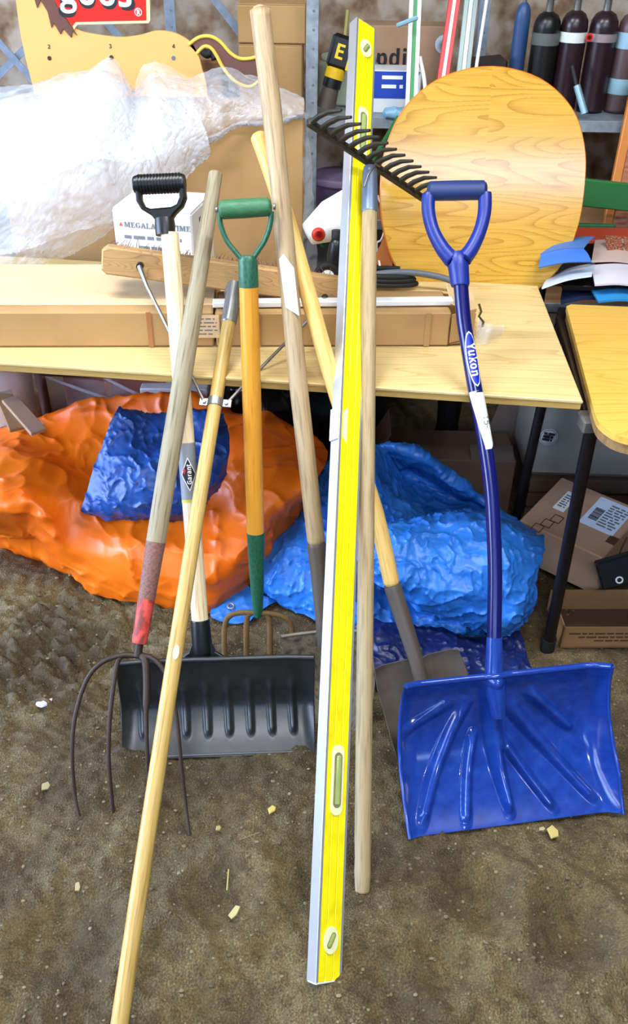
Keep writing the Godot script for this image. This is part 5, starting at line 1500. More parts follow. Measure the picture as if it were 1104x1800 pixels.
func under_table() -> void:
	var bag := piece("rubbish_bag", blob(Vector3(-0.1766, 0.316, -2.36), Vector3(0.115, 0.115, 0.09), 0.03, 0.08, 81), m("bag"))
	tag(bag, "shiny black plastic bag behind the orange tarp", "bag")
	var shade_filler := piece("rubbish_bag", blob(Vector3(0.0, 0.36, -2.64), Vector3(0.23, 0.36, 0.16), 0.04, 0.16, 82), plain(Color(0.02, 0.02, 0.022), 0.5))  # near-black form added to stand in for the deep shade under the table
	tag(shade_filler, "large black form added as shade behind the blue tarp", "bag")
	var white := thing("white_carton", "white carton with faint red print under the table behind orange tarp", "box", Vector3(-0.4258, 0.2247, -2.38))
	var wf := Transform3D(Basis(), Vector3(-0.4192, 0.314, -2.38))
	piece("body", Shape.new().box(wf, Vector3(0.20, 0.16, 0.08), 0.003), m("box_white"), white)
	piece("print", text_lines(1, 0.12, 0.012, wf * Transform3D(Basis(), Vector3(-0.01, 0.05, 0.0405)), 11, 0.5), m("ink_red"), white)
	var crate := thing("red_carton", "reddish brown carton under the left end of the table", "box", Vector3(-0.55, 0.0, -2.4))
	piece("body", Shape.new().box(Transform3D(Basis(Vector3.UP, 0.05), Vector3(-0.60, 0.35, -2.405)), Vector3(0.30, 0.70, 0.07), 0.003), m("card_red"), crate)
	piece("seam", Shape.new().box(Transform3D(Basis(Vector3.UP, 0.05), Vector3(-0.62, 0.5, -2.3685)), Vector3(0.018, 0.30, 0.001), 0.0), m("tape_brown"), crate)
	var pail := thing("plastic_pail", "pale plastic pail under the far left of the table", "pail", Vector3(-0.955, 0.30, -2.36))
	piece("body", Shape.new().lathe([Vector2(0, 0), Vector2(0.105, 0), Vector2(0.108, 0.005), Vector2(0.125, 0.36), Vector2(0.131, 0.362), Vector2(0.131, 0.375), Vector2(0.12, 0.375), Vector2(0.0, 0.37)], Transform3D(Basis(), pail.position), 30), plain(Color(0.85, 0.83, 0.76), 0.4), pail)
	piece("band", Shape.new().lathe([Vector2(0.121, 0.29), Vector2(0.1255, 0.292), Vector2(0.1268, 0.318), Vector2(0.122, 0.32)], Transform3D(Basis(), pail.position), 30), plain(Color(0.85, 0.83, 0.76), 0.4), pail)
	var stand := thing("flat_carton", "low carton holding up the pale pail at far left", "box", Vector3(-0.98, 0, -2.36))
	piece("body", Shape.new().box(Transform3D(Basis(), Vector3(-0.98, 0.15, -2.36)), Vector3(0.28, 0.30, 0.26), 0.003), m("card_brown"), stand)
	for k in 2:
		var offcut := piece("wood_offcut", Shape.new().box(Transform3D(Basis(Vector3.UP, 0.5 + 0.25 * k) * Basis(Vector3.RIGHT, 0.25), ([Vector3(-0.8366, 0.4223, -2.14), Vector3(-0.7941, 0.42, -2.12)][k] as Vector3)), Vector3(0.045, 0.012, 0.16), 0.002), m("card_brown") if k == 0 else m("card_pink"))
		tag(offcut, ["dark wood offcut under the table behind the left leg", "pale wood offcut under the table nearest the left leg"][k], "wood scrap")
	var wrap := thing("stretch_wrap", "clear stretch wrap trailing under the left of the table", "plastic wrap", Vector3(-0.6, 0.4, -2.28))
	var sheet_rows := [
		[Vector3(-0.9366, 0.5012, -2.22), Vector3(-0.8196, 0.4833, -2.24), Vector3(-0.7607, 0.423, -2.35), Vector3(-0.6283, 0.4145, -2.35), Vector3(-0.5151, 0.3757, -2.35)],
		[Vector3(-0.9423, 0.4573, -2.21), Vector3(-0.8221, 0.4369, -2.22), Vector3(-0.7687, 0.3707, -2.35), Vector3(-0.6334, 0.3734, -2.35), Vector3(-0.5169, 0.3568, -2.35)],
		[Vector3(-0.9464, 0.4056, -2.19), Vector3(-0.8247, 0.39, -2.2), Vector3(-0.7854, 0.3393, -2.33), Vector3(-0.685, 0.3493, -2.34), Vector3(-0.5516, 0.3485, -2.35)],
		[Vector3(-0.9482, 0.3497, -2.16), Vector3(-0.8416, 0.3533, -2.18), Vector3(-0.82, 0.3109, -2.29), Vector3(-0.7342, 0.3267, -2.32), Vector3(-0.6005, 0.349, -2.34)]]
	piece("film", Shape.new().sheet(crumple(crumple(loft(sheet_rows, 120, 60), 0.014, 0.07, 83, 0.7, true), 0.008, 0.03, 84, 0.8, true)), m("film_thin"), wrap)
	for k in 4:
		var fold := [[Vector3(-0.7952, 0.4359, -2.33), Vector3(-0.695, 0.3911, -2.335), Vector3(-0.6001, 0.3528, -2.34)], [Vector3(-0.6243, 0.4306, -2.34), Vector3(-0.5697, 0.3984, -2.34), Vector3(-0.511, 0.3659, -2.34)], [Vector3(-0.8981, 0.4406, -2.21), Vector3(-0.8135, 0.4065, -2.17), Vector3(-0.7612, 0.3717, -2.16)], [Vector3(-0.8951, 0.4244, -2.19), Vector3(-0.8217, 0.3885, -2.16), Vector3(-0.774, 0.3644, -2.15)]][k] as Array
		piece("twisted_fold", Shape.new().tube(curve(fold, 14), 0.0055, 8), m("film"), wrap)
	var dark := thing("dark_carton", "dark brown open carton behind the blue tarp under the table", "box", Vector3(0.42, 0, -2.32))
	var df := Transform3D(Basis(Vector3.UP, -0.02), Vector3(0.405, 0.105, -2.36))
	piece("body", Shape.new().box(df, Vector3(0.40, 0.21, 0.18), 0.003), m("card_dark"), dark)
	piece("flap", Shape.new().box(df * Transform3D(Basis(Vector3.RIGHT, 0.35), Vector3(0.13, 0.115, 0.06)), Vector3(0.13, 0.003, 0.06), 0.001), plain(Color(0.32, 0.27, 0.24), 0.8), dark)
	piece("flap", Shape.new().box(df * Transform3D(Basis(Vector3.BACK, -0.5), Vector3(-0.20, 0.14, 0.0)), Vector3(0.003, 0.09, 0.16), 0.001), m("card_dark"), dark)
	var a := Vector3(0.5887, 0.2997, -2.5)
	var b := Vector3(0.7512, 0.3028, -2.5)
	var c := Vector3(0.7526, 0.016, -2.5)
	var d := Vector3(0.5158, 0.0624, -2.5)
	var panel := piece("cardboard_sheet", Shape.new().slab(PackedVector2Array([Vector2(a.x, a.y), Vector2(b.x, b.y), Vector2(c.x, c.y - 0.25), Vector2(d.x - 0.06, d.y - 0.25)]), 0.012, Transform3D(Basis(), Vector3(0, 0, -2.5)), 0.002), m("card_grey"))
	tag(panel, "grey brown cardboard sheet standing slanted under the table's right end", "cardboard")
	var tote := thing("storage_tote", "translucent plastic storage tote with round sticker under the tables", "storage bin", Vector3(0.95, 0.22, -2.36))
	var tf := Transform3D(Basis(Vector3.UP, -0.03), Vector3(0.945, 0.36, -2.37))
	piece("body", Shape.new().box(tf * Transform3D(Basis(), Vector3(0, 0, 0)), Vector3(0.62, 0.40, 0.24), 0.02), m("tote"), tote)
	piece("contents", Shape.new().box(tf * Transform3D(Basis(), Vector3(0.0, -0.04, -0.01)), Vector3(0.56, 0.28, 0.18), 0.03), mottled([Color(0.52, 0.54, 0.60), Color(0.66, 0.66, 0.66), Color(0.78, 0.76, 0.70)], 0.01, Vector3(2, 2, 2), 0.8, 0.0, true, 15), tote)
	piece("lid", Shape.new().box(tf * Transform3D(Basis(), Vector3(0, 0.21, 0)), Vector3(0.65, 0.022, 0.27), 0.006), m("tote"), tote)
	piece("latch", Shape.new().box(tf * Transform3D(Basis(), Vector3(-0.145, 0.16, 0.125)), Vector3(0.022, 0.085, 0.012), 0.003), plain(Color(0.62, 0.14, 0.16), 0.5), tote, "red latch")
	var spot := tf * Transform3D(Basis(), tf.affine_inverse() * Vector3(0.6784, 0.308, -2.247))
	var sticker := piece("sticker", Shape.new().lathe([Vector2(0.0, 0.0012), Vector2(0.0265, 0.0012), Vector2(0.0265, 0.0)], spot * Transform3D(Basis(Vector3.RIGHT, PI / 2), Vector3(0, 0, 0)), 28), m("paper"), tote, "round white sticker with dark marks")
	piece("sticker_ring", Shape.new().lathe([Vector2(0.0225, 0.0016), Vector2(0.0225, 0.002), Vector2(0.0245, 0.002), Vector2(0.0245, 0.0016)], spot * Transform3D(Basis(Vector3.RIGHT, PI / 2), Vector3.ZERO), 28), m("ink_grey"), sticker)
	piece("print", text_lines(3, 0.032, 0.010, spot * Transform3D(Basis(Vector3.BACK, -0.15), Vector3(0, 0.001, 0.002)), 9, 0.7), m("ink"), sticker)
	# stand for the tote
	var block := thing("wooden_crate", "low wooden crate beneath the translucent tote", "crate", Vector3(0.95, 0, -2.37))
	for k in 3:
		piece("slat", Shape.new().box(Transform3D(Basis(), Vector3(0.95, 0.03 + k * 0.055, -2.25)), Vector3(0.6, 0.045, 0.014), 0.002), m("card_dark"), block)
	piece("frame", Shape.new().box(Transform3D(Basis(), Vector3(0.95, 0.08, -2.37)), Vector3(0.58, 0.155, 0.22), 0.003), m("card_dark"), block)
	# tilted parcel with labels
	var pa := Vector3(0.7253, 0.185, -1.86)
	var pl := Vector3(0.5677, 0.1848, -2)
	var pf := Vector3(0.6642, 0.2161, -2.16)
	var par := frame(pa - pl, (pa - pl).cross(pf - pl), pl)
	if par.basis.y.y < 0.0:
		par = frame(pa - pl, (pf - pl).cross(pa - pl), pl)
	var across := pa.distance_to(pl)
	var back := (pf - pl).dot(-par.basis.z)
	var skew := (pf - pl).dot(par.basis.x)
	var top := par * Transform3D(Basis(), Vector3(across / 2, 0, -back / 2))
	var parcel := thing("parcel", "tilted tan parcel with two white shipping labels, right of the table leg", "box", top * Vector3(0, -0.15, 0))
	piece("body", Shape.new().box(top * Transform3D(Basis(), Vector3(0.02, -0.074, -0.02)), Vector3(across + 0.04, 0.148, back + 0.04), 0.004), m("card_pink"), parcel)
	var lift := 0.0008
	var lay := func(px: Vector3) -> Vector3: return top.affine_inverse() * px
	var up_face := Basis(Vector3.RIGHT, -PI / 2)
	var lab := Vector2(-across * 0.20, -back * 0.24)
	var label := piece("label", Shape.new().box(top * Transform3D(Basis(), Vector3(lab.x, lift, lab.y)), Vector3(0.034, 0.001, 0.085), 0.0), m("paper"), parcel, "narrow white label")
	piece("print", text_lines(6, 0.024, 0.010, top * Transform3D(up_face, Vector3(lab.x, lift * 2, lab.y)), 12, 0.5), m("ink_grey"), label)
	var lab2 := Vector2(across * 0.36, -back * 0.30)
	var label2 := piece("label", Shape.new().box(top * Transform3D(Basis(), Vector3(lab2.x, lift, lab2.y)), Vector3(0.10, 0.001, 0.125), 0.0), m("paper_blue"), parcel, "large pale blue shipping label with barcode")
	piece("barcode", barcode(0.05, 0.026, top * Transform3D(up_face * Basis(Vector3.BACK, PI / 2), Vector3(lab2.x - 0.025, lift * 2.2, lab2.y + 0.01)), 21), m("ink"), label2)
	piece("print", text_lines(9, 0.055, 0.011, top * Transform3D(up_face, Vector3(lab2.x + 0.02, lift * 2.2, lab2.y)), 22, 0.5), m("ink_grey"), label2)
	var marks := Shape.new()
	for k in 3:
		var box_at := Vector3(-across * 0.12 - k * 0.012, lift, back * 0.17 + k * 0.03)
		for e in [[0.0, -0.014, 0.026, 0.002], [0.0, 0.014, 0.026, 0.002], [-0.013, 0.0, 0.002, 0.028], [0.013, 0.0, 0.002, 0.028]]:
			marks.box(top * Transform3D(Basis(), box_at + Vector3(e[0], 0, e[1])), Vector3(e[2], 0.001, e[3]), 0.0)
	piece("handling_marks", marks, m("ink_brown"), parcel)
	var swoosh := []
	for k in 9:
		var t := k / 8.0
		swoosh.append(top * Vector3(across / 2 + 0.041, -0.03 - 0.075 * t, -back * 0.5 + 0.05 + 0.03 * sin(t * PI)))
	piece("printed_curve", Shape.new().tube(curve(swoosh, 16), 0.0032, 6), m("ink_brown"), parcel)
	piece("tape", Shape.new().box(top * Transform3D(Basis(), Vector3(across / 2 + 0.028, lift, 0.02)), Vector3(0.026, 0.001, 0.03), 0.0), m("ink_brown"), parcel)
	# low carton in front with printed lines
	var tray_left := Vector3(0.6439, 0, -1.689)
	var tray := thing("low_carton", "low tan carton with printed lines on the floor at far right", "box", tray_left + Vector3(0.2, 0, -0.1))
	var lf := Transform3D(Basis(Vector3.UP, 0.03), tray_left)
	piece("body", Shape.new().box(lf * Transform3D(Basis(), Vector3(0.2, 0.036, -0.002)), Vector3(0.40, 0.072, 0.004), 0.001), m("card_brown"), tray)
	piece("body", Shape.new().box(lf * Transform3D(Basis(), Vector3(0.002, 0.036, -0.075)), Vector3(0.004, 0.072, 0.15), 0.001), m("card_brown"), tray)
	piece("body", Shape.new().box(lf * Transform3D(Basis(), Vector3(0.398, 0.036, -0.075)), Vector3(0.004, 0.072, 0.15), 0.001), m("card_brown"), tray)
	piece("body", Shape.new().box(lf * Transform3D(Basis(), Vector3(0.2, 0.036, -0.148)), Vector3(0.40, 0.072, 0.004), 0.001), m("card_brown"), tray)
	piece("body", Shape.new().box(lf * Transform3D(Basis(), Vector3(0.2, 0.004, -0.075)), Vector3(0.40, 0.004, 0.15), 0.001), m("card_dark"), tray)
	for k in 3:
		piece("print", text_lines(1, [0.19, 0.16, 0.10][k], 0.012, lf * Transform3D(Basis(), Vector3(0.11 + k * 0.012, 0.050 - k * 0.012, 0.0006)), 31 + k, 0.35), m("ink_brown"), tray)
	var case_at := Vector3(0.7639, 0.2085, -1.76)
	var case_turn := Basis(Vector3(0.80, 0.34, 0.3).normalized(), -0.35) * Basis(Vector3.BACK, 0.5)
	var unit := thing("speaker_unit", "black panel with white ring leaning by the low carton at right", "panel", case_at + Vector3(0.02, -0.05, 0))
	var cf := Transform3D(case_turn, case_at)
	piece("body", Shape.new().box(cf * Transform3D(Basis(), Vector3(0.03, -0.005, 0)), Vector3(0.15, 0.075, 0.03), 0.004), m("black_plastic"), unit)
	var hoop := []
	for k in 17:
		hoop.append(cf * Vector3(0.0 + cos(TAU * k / 16) * 0.008, -0.025 + sin(TAU * k / 16) * 0.008, 0.0165))
	piece("ring", Shape.new().tube(hoop, 0.0022, 6, false), m("white"), unit)


# ---- back of the bay ----

func shelving() -> void:
	var unit := thing("steel_shelving", "grey steel shelving with angle posts along the stained back wall", "shelving", Vector3(0, 0, -3.2))
	var post := func(x: float, z: float, mat: Material) -> void:
		piece("post", Shape.new().box(Transform3D(Basis(), Vector3(x, 0.85, z)), Vector3(0.036, 1.7, 0.003), 0.0005).box(Transform3D(Basis(), Vector3(x - 0.017, 0.85, z - 0.018)), Vector3(0.003, 1.7, 0.036), 0.0005), mat, unit)
		for k in 12:
			piece("post_hole", Shape.new().tube([Vector3(x + 0.004, 0.86 + k * 0.05, z + 0.0012), Vector3(x + 0.004, 0.86 + k * 0.05, z + 0.0022)], 0.0042, 8), m("ink_grey"), unit)
	post.call(-0.03, -2.99, m("steel_grey"))
	post.call(-0.86, -2.99, m("steel_blue"))
	post.call(1.32, -2.99, m("steel_grey"))
	for x in [-0.86, -0.52, -0.03, 0.55, 1.32]:
		post.call(x, -3.44, m("steel_blue"))
	for y in [0.42, 0.70, 1.018]:
		piece("shelf_board", Shape.new().box(Transform3D(Basis(), Vector3(0.08, y - 0.009, -3.215)), Vector3(2.75, 0.018, 0.44), 0.002), m("card_brown") if y < 1.0 else m("steel_grey"), unit)
		piece("shelf_lip", Shape.new().box(Transform3D(Basis(), Vector3(0.64, y - 0.012, -2.985)), Vector3(1.34, 0.034, 0.006), 0.002), m("steel_grey"), unit)
		piece("shelf_lip", Shape.new().box(Transform3D(Basis(), Vector3(-0.66, y - 0.012, -2.985)), Vector3(1.22, 0.034, 0.006), 0.002), m("steel_blue"), unit)
	for pair in [[Vector3(-0.3955, 1.325, -3.46), Vector3(-0.1919, 1.085, -3.46)], [Vector3(-0.8433, 1.335, -3.46), Vector3(-0.6599, 1.123, -3.46)], [Vector3(-1.19, 1.014, -3.46), Vector3(-0.9684, 1.189, -3.46)], [Vector3(-1.153, 1.187, -3.452), Vector3(-0.9967, 1, -3.452)]]:
		piece("cross_brace", Shape.new().box(frame(pair[1] - pair[0], Vector3.BACK, (pair[0] + pair[1]) / 2), Vector3(pair[0].distance_to(pair[1]) + 0.25, 0.003, 0.026 + 0.001 * pair[0].x), 0.0005), m("steel_blue"), unit)


func gas_bottle(label: String, foot: Vector3, radius: float, high: float, lean: float, mat: Material, bands: Array) -> void:
	var bottle := thing("gas_bottle", label, "gas bottle", foot, "gas bottles on the shelf")
	var f := Transform3D(Basis(Vector3.BACK, lean), foot)
	piece("body", Shape.new().lathe([Vector2(0, 0), Vector2(radius * 0.94, 0), Vector2(radius, 0.012), Vector2(radius, high * 0.84), Vector2(radius * 0.93, high * 0.91), Vector2(radius * 0.7, high * 0.97), Vector2(radius * 0.34, high), Vector2(radius * 0.3, high)], f, 28), mat, bottle)
	piece("valve", Shape.new().lathe([Vector2(radius * 0.28, high - 0.004), Vector2(radius * 0.26, high + 0.03), Vector2(radius * 0.42, high + 0.032), Vector2(radius * 0.42, high + 0.055), Vector2(0.0, high + 0.055)], f, 16), m("zinc"), bottle)
	piece("hose", Shape.new().tube(curve([f * Vector3(0, high + 0.05, 0), f * Vector3(0.01, high + 0.12, 0.0), f * Vector3(0.03, high + 0.30, -0.02)], 12), 0.005, 8), m("steel_grey"), bottle)
	for b in bands:
		piece("label_band", Shape.new().lathe([Vector2(radius + 0.0006, high * b[0]), Vector2(radius + 0.0012, high * b[0] + 0.001), Vector2(radius + 0.0012, high * b[1]), Vector2(radius + 0.0006, high * b[1])], f, 28), b[2], bottle)


func shelf_goods() -> void:
	var deck := 1.0185
	# bottles at the right end of the shelf
	var wine := plain(Color(0.15, 0.09, 0.11), 0.3)
	var tone := func(x: float) -> Vector3: return Vector3(x, deck, -3.16)
	gas_bottle("black gas bottle with grey label band, second from the left", tone.call(0.705), 0.0425, 0.285, 0.0, plain(Color(0.05, 0.055, 0.05), 0.35), [[0.68, 0.80, plain(Color(0.36, 0.38, 0.36), 0.6)]])
	gas_bottle("dark wine gas bottle with slanted white label", tone.call(0.79), 0.0425, 0.29, 0.0, wine, [[0.70, 0.80, m("masking")]])
	gas_bottle("dark wine gas bottle with small red and white label", tone.call(0.883), 0.044, 0.29, 0.0, wine, [[0.71, 0.79, plain(Color(0.55, 0.50, 0.50), 0.6)]])
	gas_bottle("brown gas bottle with two pale blue bands at the right", tone.call(0.972), 0.0425, 0.285, 0.0, plain(Color(0.32, 0.24, 0.24), 0.4), [[0.66, 0.82, plain(Color(0.55, 0.68, 0.74), 0.6)], [0.20, 0.36, plain(Color(0.52, 0.66, 0.70), 0.6)]])
	gas_bottle("small slim blue gas bottle at the left of the row", Vector3(0.645, deck, -3.26), 0.025, 0.30, 0.0, plain(Color(0.20, 0.32, 0.50), 0.4), [])
	var dot := piece("sticker", Shape.new().lathe([Vector2(0, 0.001), Vector2(0.012, 0.001), Vector2(0.012, 0.0)], Transform3D(Basis(Vector3.RIGHT, PI / 2), Vector3(0.8304, 1.239, -3.114)), 16), plain(Color(0.85, 0.20, 0.14), 0.6))
	tag(dot, "round red sticker on the third gas bottle's label", "sticker")
	var torch := thing("torch", "slim metal torch handle leaning between the wine coloured bottles", "torch", Vector3(0.8333, 1.036, -3.04))
	piece("barrel", Shape.new().tube([Vector3(0.8348, 1.035, -3.03), Vector3(0.8024, 1.111, -3.06)], 0.011, 12), plain(Color(0.55, 0.68, 0.75), 0.35, 0.3), torch)
	piece("stem", Shape.new().tube([Vector3(0.803, 1.108, -3.06), Vector3(0.7858, 1.162, -3.09)], 0.006, 10), m("ink"), torch)
	var case_dark := piece("dark_case", Shape.new().box(Transform3D(Basis(Vector3.BACK, 0.1), Vector3(0.53, deck + 0.075, -3.2)), Vector3(0.14, 0.14, 0.12), 0.008), plain(Color(0.16, 0.12, 0.10), 0.7))
	tag(case_dark, "dark brown case beside the blue gas bottle on the shelf", "case")
	# red and green slats leaning on the shelf
	var slat := func(called: String, label: String, a: Vector3, b: Vector3, wide: float, mats: Array) -> void:
		var t := thing(called, label, "profile", a)
		var f := frame(b - a, Vector3.FORWARD.cross(b - a), (a + b) / 2)
		var long := a.distance_to(b)
		for k in 3:
			piece("strip" if k != 1 else "centre_strip", Shape.new().box(f * Transform3D(Basis(), Vector3(0, (k - 1) * wide / 3, 0.002 if k == 1 else 0.0)), Vector3(long, wide / 3, 0.014), 0.001), mats[k], t)
	slat.call("red_profile", "red and white metal profile leaning behind the round table top", Vector3(0.3487, 0.9702, -2.9), Vector3(0.4073, 1.466, -3.1), 0.034, [plain(Color(0.82, 0.12, 0.14), 0.4), m("white"), plain(Color(0.82, 0.12, 0.14), 0.4)])
	slat.call("green_profile", "green and white metal profile standing behind the round table top", Vector3(0.2763, 0.9523, -2.9), Vector3(0.2765, 1.465, -3.1), 0.036, [m("white"), plain(Color(0.10, 0.52, 0.24), 0.4), m("white")])
	slat.call("glass_strip", "pale green glass strip leaning right of the red profile", Vector3(0.4214, 1.047, -2.93), Vector3(0.4508, 1.467, -3.1), 0.04, [plain(Color(0.50, 0.58, 0.55), 0.3), plain(Color(0.62, 0.70, 0.68), 0.2), plain(Color(0.45, 0.52, 0.50), 0.3)])
	var thin := piece("white_rod", Shape.new().tube([Vector3(0.462, 1.14, -2.95), Vector3(0.497, 1.397, -3.08)], 0.0052, 10), m("white"))
	tag(thin, "thin white rod beside the glass strip", "rod")
	var tube := piece("white_rod", Shape.new().tube(curve([Vector3(0.297, 1.192, -3), Vector3(0.313, 1.134, -2.97), Vector3(0.3212, 1.058, -2.95), Vector3(0.3162, 0.9714, -2.93)], 12), 0.006, 10), m("white"))
	tag(tube, "bent white plastic rod right of the green profile", "rod")
	var grip := piece("clamp_lever", Shape.new().box(Transform3D(Basis(Vector3.BACK, 0.35), Vector3(0.2503, 1.288, -2.98)), Vector3(0.065, 0.012, 0.014), 0.003), plain(Color(0.50, 0.66, 0.70), 0.4))
	tag(grip, "small pale blue lever clipped on the green profile", "lever")
	var meter := thing("gauge", "round pressure gauge with white face behind the red profile", "gauge", Vector3(0.3924, 1.183, -3.2))
	piece("dial", Shape.new().lathe([Vector2(0, 0.012), Vector2(0.026, 0.012), Vector2(0.028, 0.0)], Transform3D(Basis(Vector3.RIGHT, PI / 2), Vector3(0.3905, 1.202, -3.2)), 20), plain(Color(0.72, 0.76, 0.78), 0.4), meter)
	piece("stem", Shape.new().tube([Vector3(0.3924, 1.183, -3.2), Vector3(0.3964, 1.065, -3.2), Vector3(0.3875, 0.9777, -3.18)], 0.009, 10), m("iron"), meter)
	# boxes in the middle bay
	var print_box := thing("brown_carton", "light brown carton with partly hidden black lettering on the shelf", "box", Vector3(0.265, deck, -3.3))
	var bf := Transform3D(Basis(), Vector3(0.262, deck + 0.115, -3.31))
	piece("body", Shape.new().box(bf, Vector3(0.30, 0.23, 0.14), 0.004), m("card_pink"), print_box)
	piece("lettering", writing("pdi", 0.05, Transform3D(Basis(), Vector3(0.2277, 1.155, -3.239))), m("ink"), print_box)
	var blue_box := thing("blue_carton", "blue and white printed carton in front of the light brown carton", "box", Vector3(0.235, deck, -3.15))
	var uf := Transform3D(Basis(), Vector3(0.232, deck + 0.062, -3.13))
	piece("body", Shape.new().box(uf, Vector3(0.165, 0.124, 0.12), 0.003), m("box_white"), blue_box)
	piece("print_panel", Shape.new().slab(PackedVector2Array([Vector2(-0.08, -0.018), Vector2(0.042, -0.018), Vector2(0.078, 0.060), Vector2(-0.08, 0.060)]), 0.0008, uf * Transform3D(Basis(), Vector3(0, 0, 0.0612))), plain(Color(0.10, 0.26, 0.66), 0.5), blue_box)
	piece("print", text_lines(2, 0.08, 0.026, uf * Transform3D(Basis(), Vector3(-0.002, 0.030, 0.062)), 44, 0.4), m("white"), blue_box)
	var tin := thing("white_canister", "pale green plastic canister behind the yellow and black power tool", "canister", Vector3(0.09, deck, -3.26))
	piece("body", Shape.new().lathe([Vector2(0, 0), Vector2(0.10, 0), Vector2(0.105, 0.01), Vector2(0.105, 0.11), Vector2(0.09, 0.128), Vector2(0.0, 0.13)], Transform3D(Basis(), tin.position), 28), plain(Color(0.62, 0.66, 0.58), 0.5), tin)
	piece("lid", Shape.new().lathe([Vector2(0.092, 0.128), Vector2(0.092, 0.14), Vector2(0, 0.142)], Transform3D(Basis(), tin.position), 28), plain(Color(0.70, 0.73, 0.66), 0.5), tin)
	var drill := thing("power_tool", "yellow and black power tool standing by the shelf post", "power tool", Vector3(0.0137, 1.036, -3.04))
	var axis := frame(Vector3(0.0687, 1.234, -3.06) - Vector3(0.0137, 1.036, -3.04), Vector3.LEFT, Vector3(0.0137, 1.036, -3.04))
	var span := Vector3(0.0687, 1.234, -3.06).distance_to(Vector3(0.0137, 1.036, -3.04))
	piece("handle", Shape.new().tube([axis.origin, axis * Vector3(span * 0.34, 0, 0)], [0.032, 0.024], 16, true, 0.8), plain(Color(0.30, 0.26, 0.22), 0.6), drill)
	piece("collar", Shape.new().tube([axis * Vector3(span * 0.30, 0, 0), axis * Vector3(span * 0.44, 0, 0)], 0.029, 16, true, 0.8), m("black_plastic"), drill)
	piece("trim_ring", Shape.new().tube([axis * Vector3(span * 0.43, 0, 0), axis * Vector3(span * 0.58, 0, 0)], 0.031, 16, true, 0.8), plain(Color(0.86, 0.70, 0.06), 0.5), drill)
	var head := piece("body", Shape.new().box(axis * Transform3D(Basis(), Vector3(span * 0.80, 0, 0)), Vector3(span * 0.46, 0.072, 0.05), 0.010), m("black_plastic"), drill)
	piece("lettering", writing("E", 0.042, Transform3D(axis.basis * Basis(Vector3.BACK, -PI / 2), axis * Vector3(span * 0.80, 0.004, 0.0262))), plain(Color(0.88, 0.76, 0.10), 0.5), head)
	piece("side_trim", Shape.new().box(axis * Transform3D(Basis(), Vector3(span * 0.80, -0.030, 0.0255)), Vector3(span * 0.42, 0.008, 0.001), 0.0), plain(Color(0.88, 0.76, 0.10), 0.5), head)
	piece("cord_end", Shape.new().tube([axis * Vector3(span * 1.02, 0.0, 0), axis * Vector3(span * 1.35, 0.012, -0.01)], 0.006, 8), plain(Color(0.58, 0.55, 0.30), 0.6), drill)
	var blue_wrap := piece("blue_wrap", blob(Vector3(0.2452, 1.033, -2.99), Vector3(0.05, 0.016, 0.02), 0.01, 0.03, 95), plain(Color(0.50, 0.68, 0.78), 0.4))
	tag(blue_wrap, "scrap of pale blue plastic at the shelf edge by the green rod", "plastic scrap")
	# boxes in the left bay
	carton("brown_carton", "upper tan carton of the two stacked left of the shelf post", Transform3D(Basis(), Vector3(-0.155, 1.262, -3.2)), Vector3(0.21, 0.105, 0.24), m("card_tan"))
	carton("brown_carton", "lower tan carton of the two stacked left of the shelf post", Transform3D(Basis(), Vector3(-0.16, 1.112, -3.2)), Vector3(0.20, 0.186, 0.24), m("card_tan"))
	carton("brown_carton", "dim brown carton seen under the cutout's curled tail", Transform3D(Basis(), Vector3(-0.40, 1.085, -3.24)), Vector3(0.16, 0.13, 0.2), m("card_brown"))
	var sheet := piece("paper_stack", Shape.new().box(Transform3D(Basis(Vector3.UP, 0.2), Vector3(-0.1037, 1.063, -2.94)), Vector3(0.075, 0.018, 0.06), 0.002), m("paper"))
	tag(sheet, "small white paper stack at the foot of the stacked tan cartons", "paper")
	var dark_gap := piece("dark_fitting", Shape.new().tube(curve([Vector3(-0.381, 1.193, -3.1), Vector3(-0.3584, 1.177, -3.08), Vector3(-0.3446, 1.189, -3.09), Vector3(-0.3341, 1.165, -3.08)], 20), 0.012, 10), m("ink"))
	tag(dark_gap, "small dark metal fitting inside the curl of the cutout's tail", "fitting")
	var tub := thing("purple_tub", "faded purple plastic tub on the lower shelf behind the spirit level", "tub", Vector3(0.075, 0.70, -3.12))
	piece("body", Shape.new().lathe([Vector2(0, 0), Vector2(0.085, 0), Vector2(0.10, 0.09), Vector2(0.104, 0.092), Vector2(0.104, 0.10), Vector2(0.0, 0.105)], Transform3D(Basis(), tub.position), 28), plain(Color(0.34, 0.28, 0.42), 0.6), tub)
	piece("lid", Shape.new().lathe([Vector2(0.106, 0.096), Vector2(0.106, 0.112), Vector2(0.098, 0.118), Vector2(0.0, 0.12)], Transform3D(Basis(), tub.position), 28), plain(Color(0.42, 0.36, 0.48), 0.6), tub)
	cutout_sign()


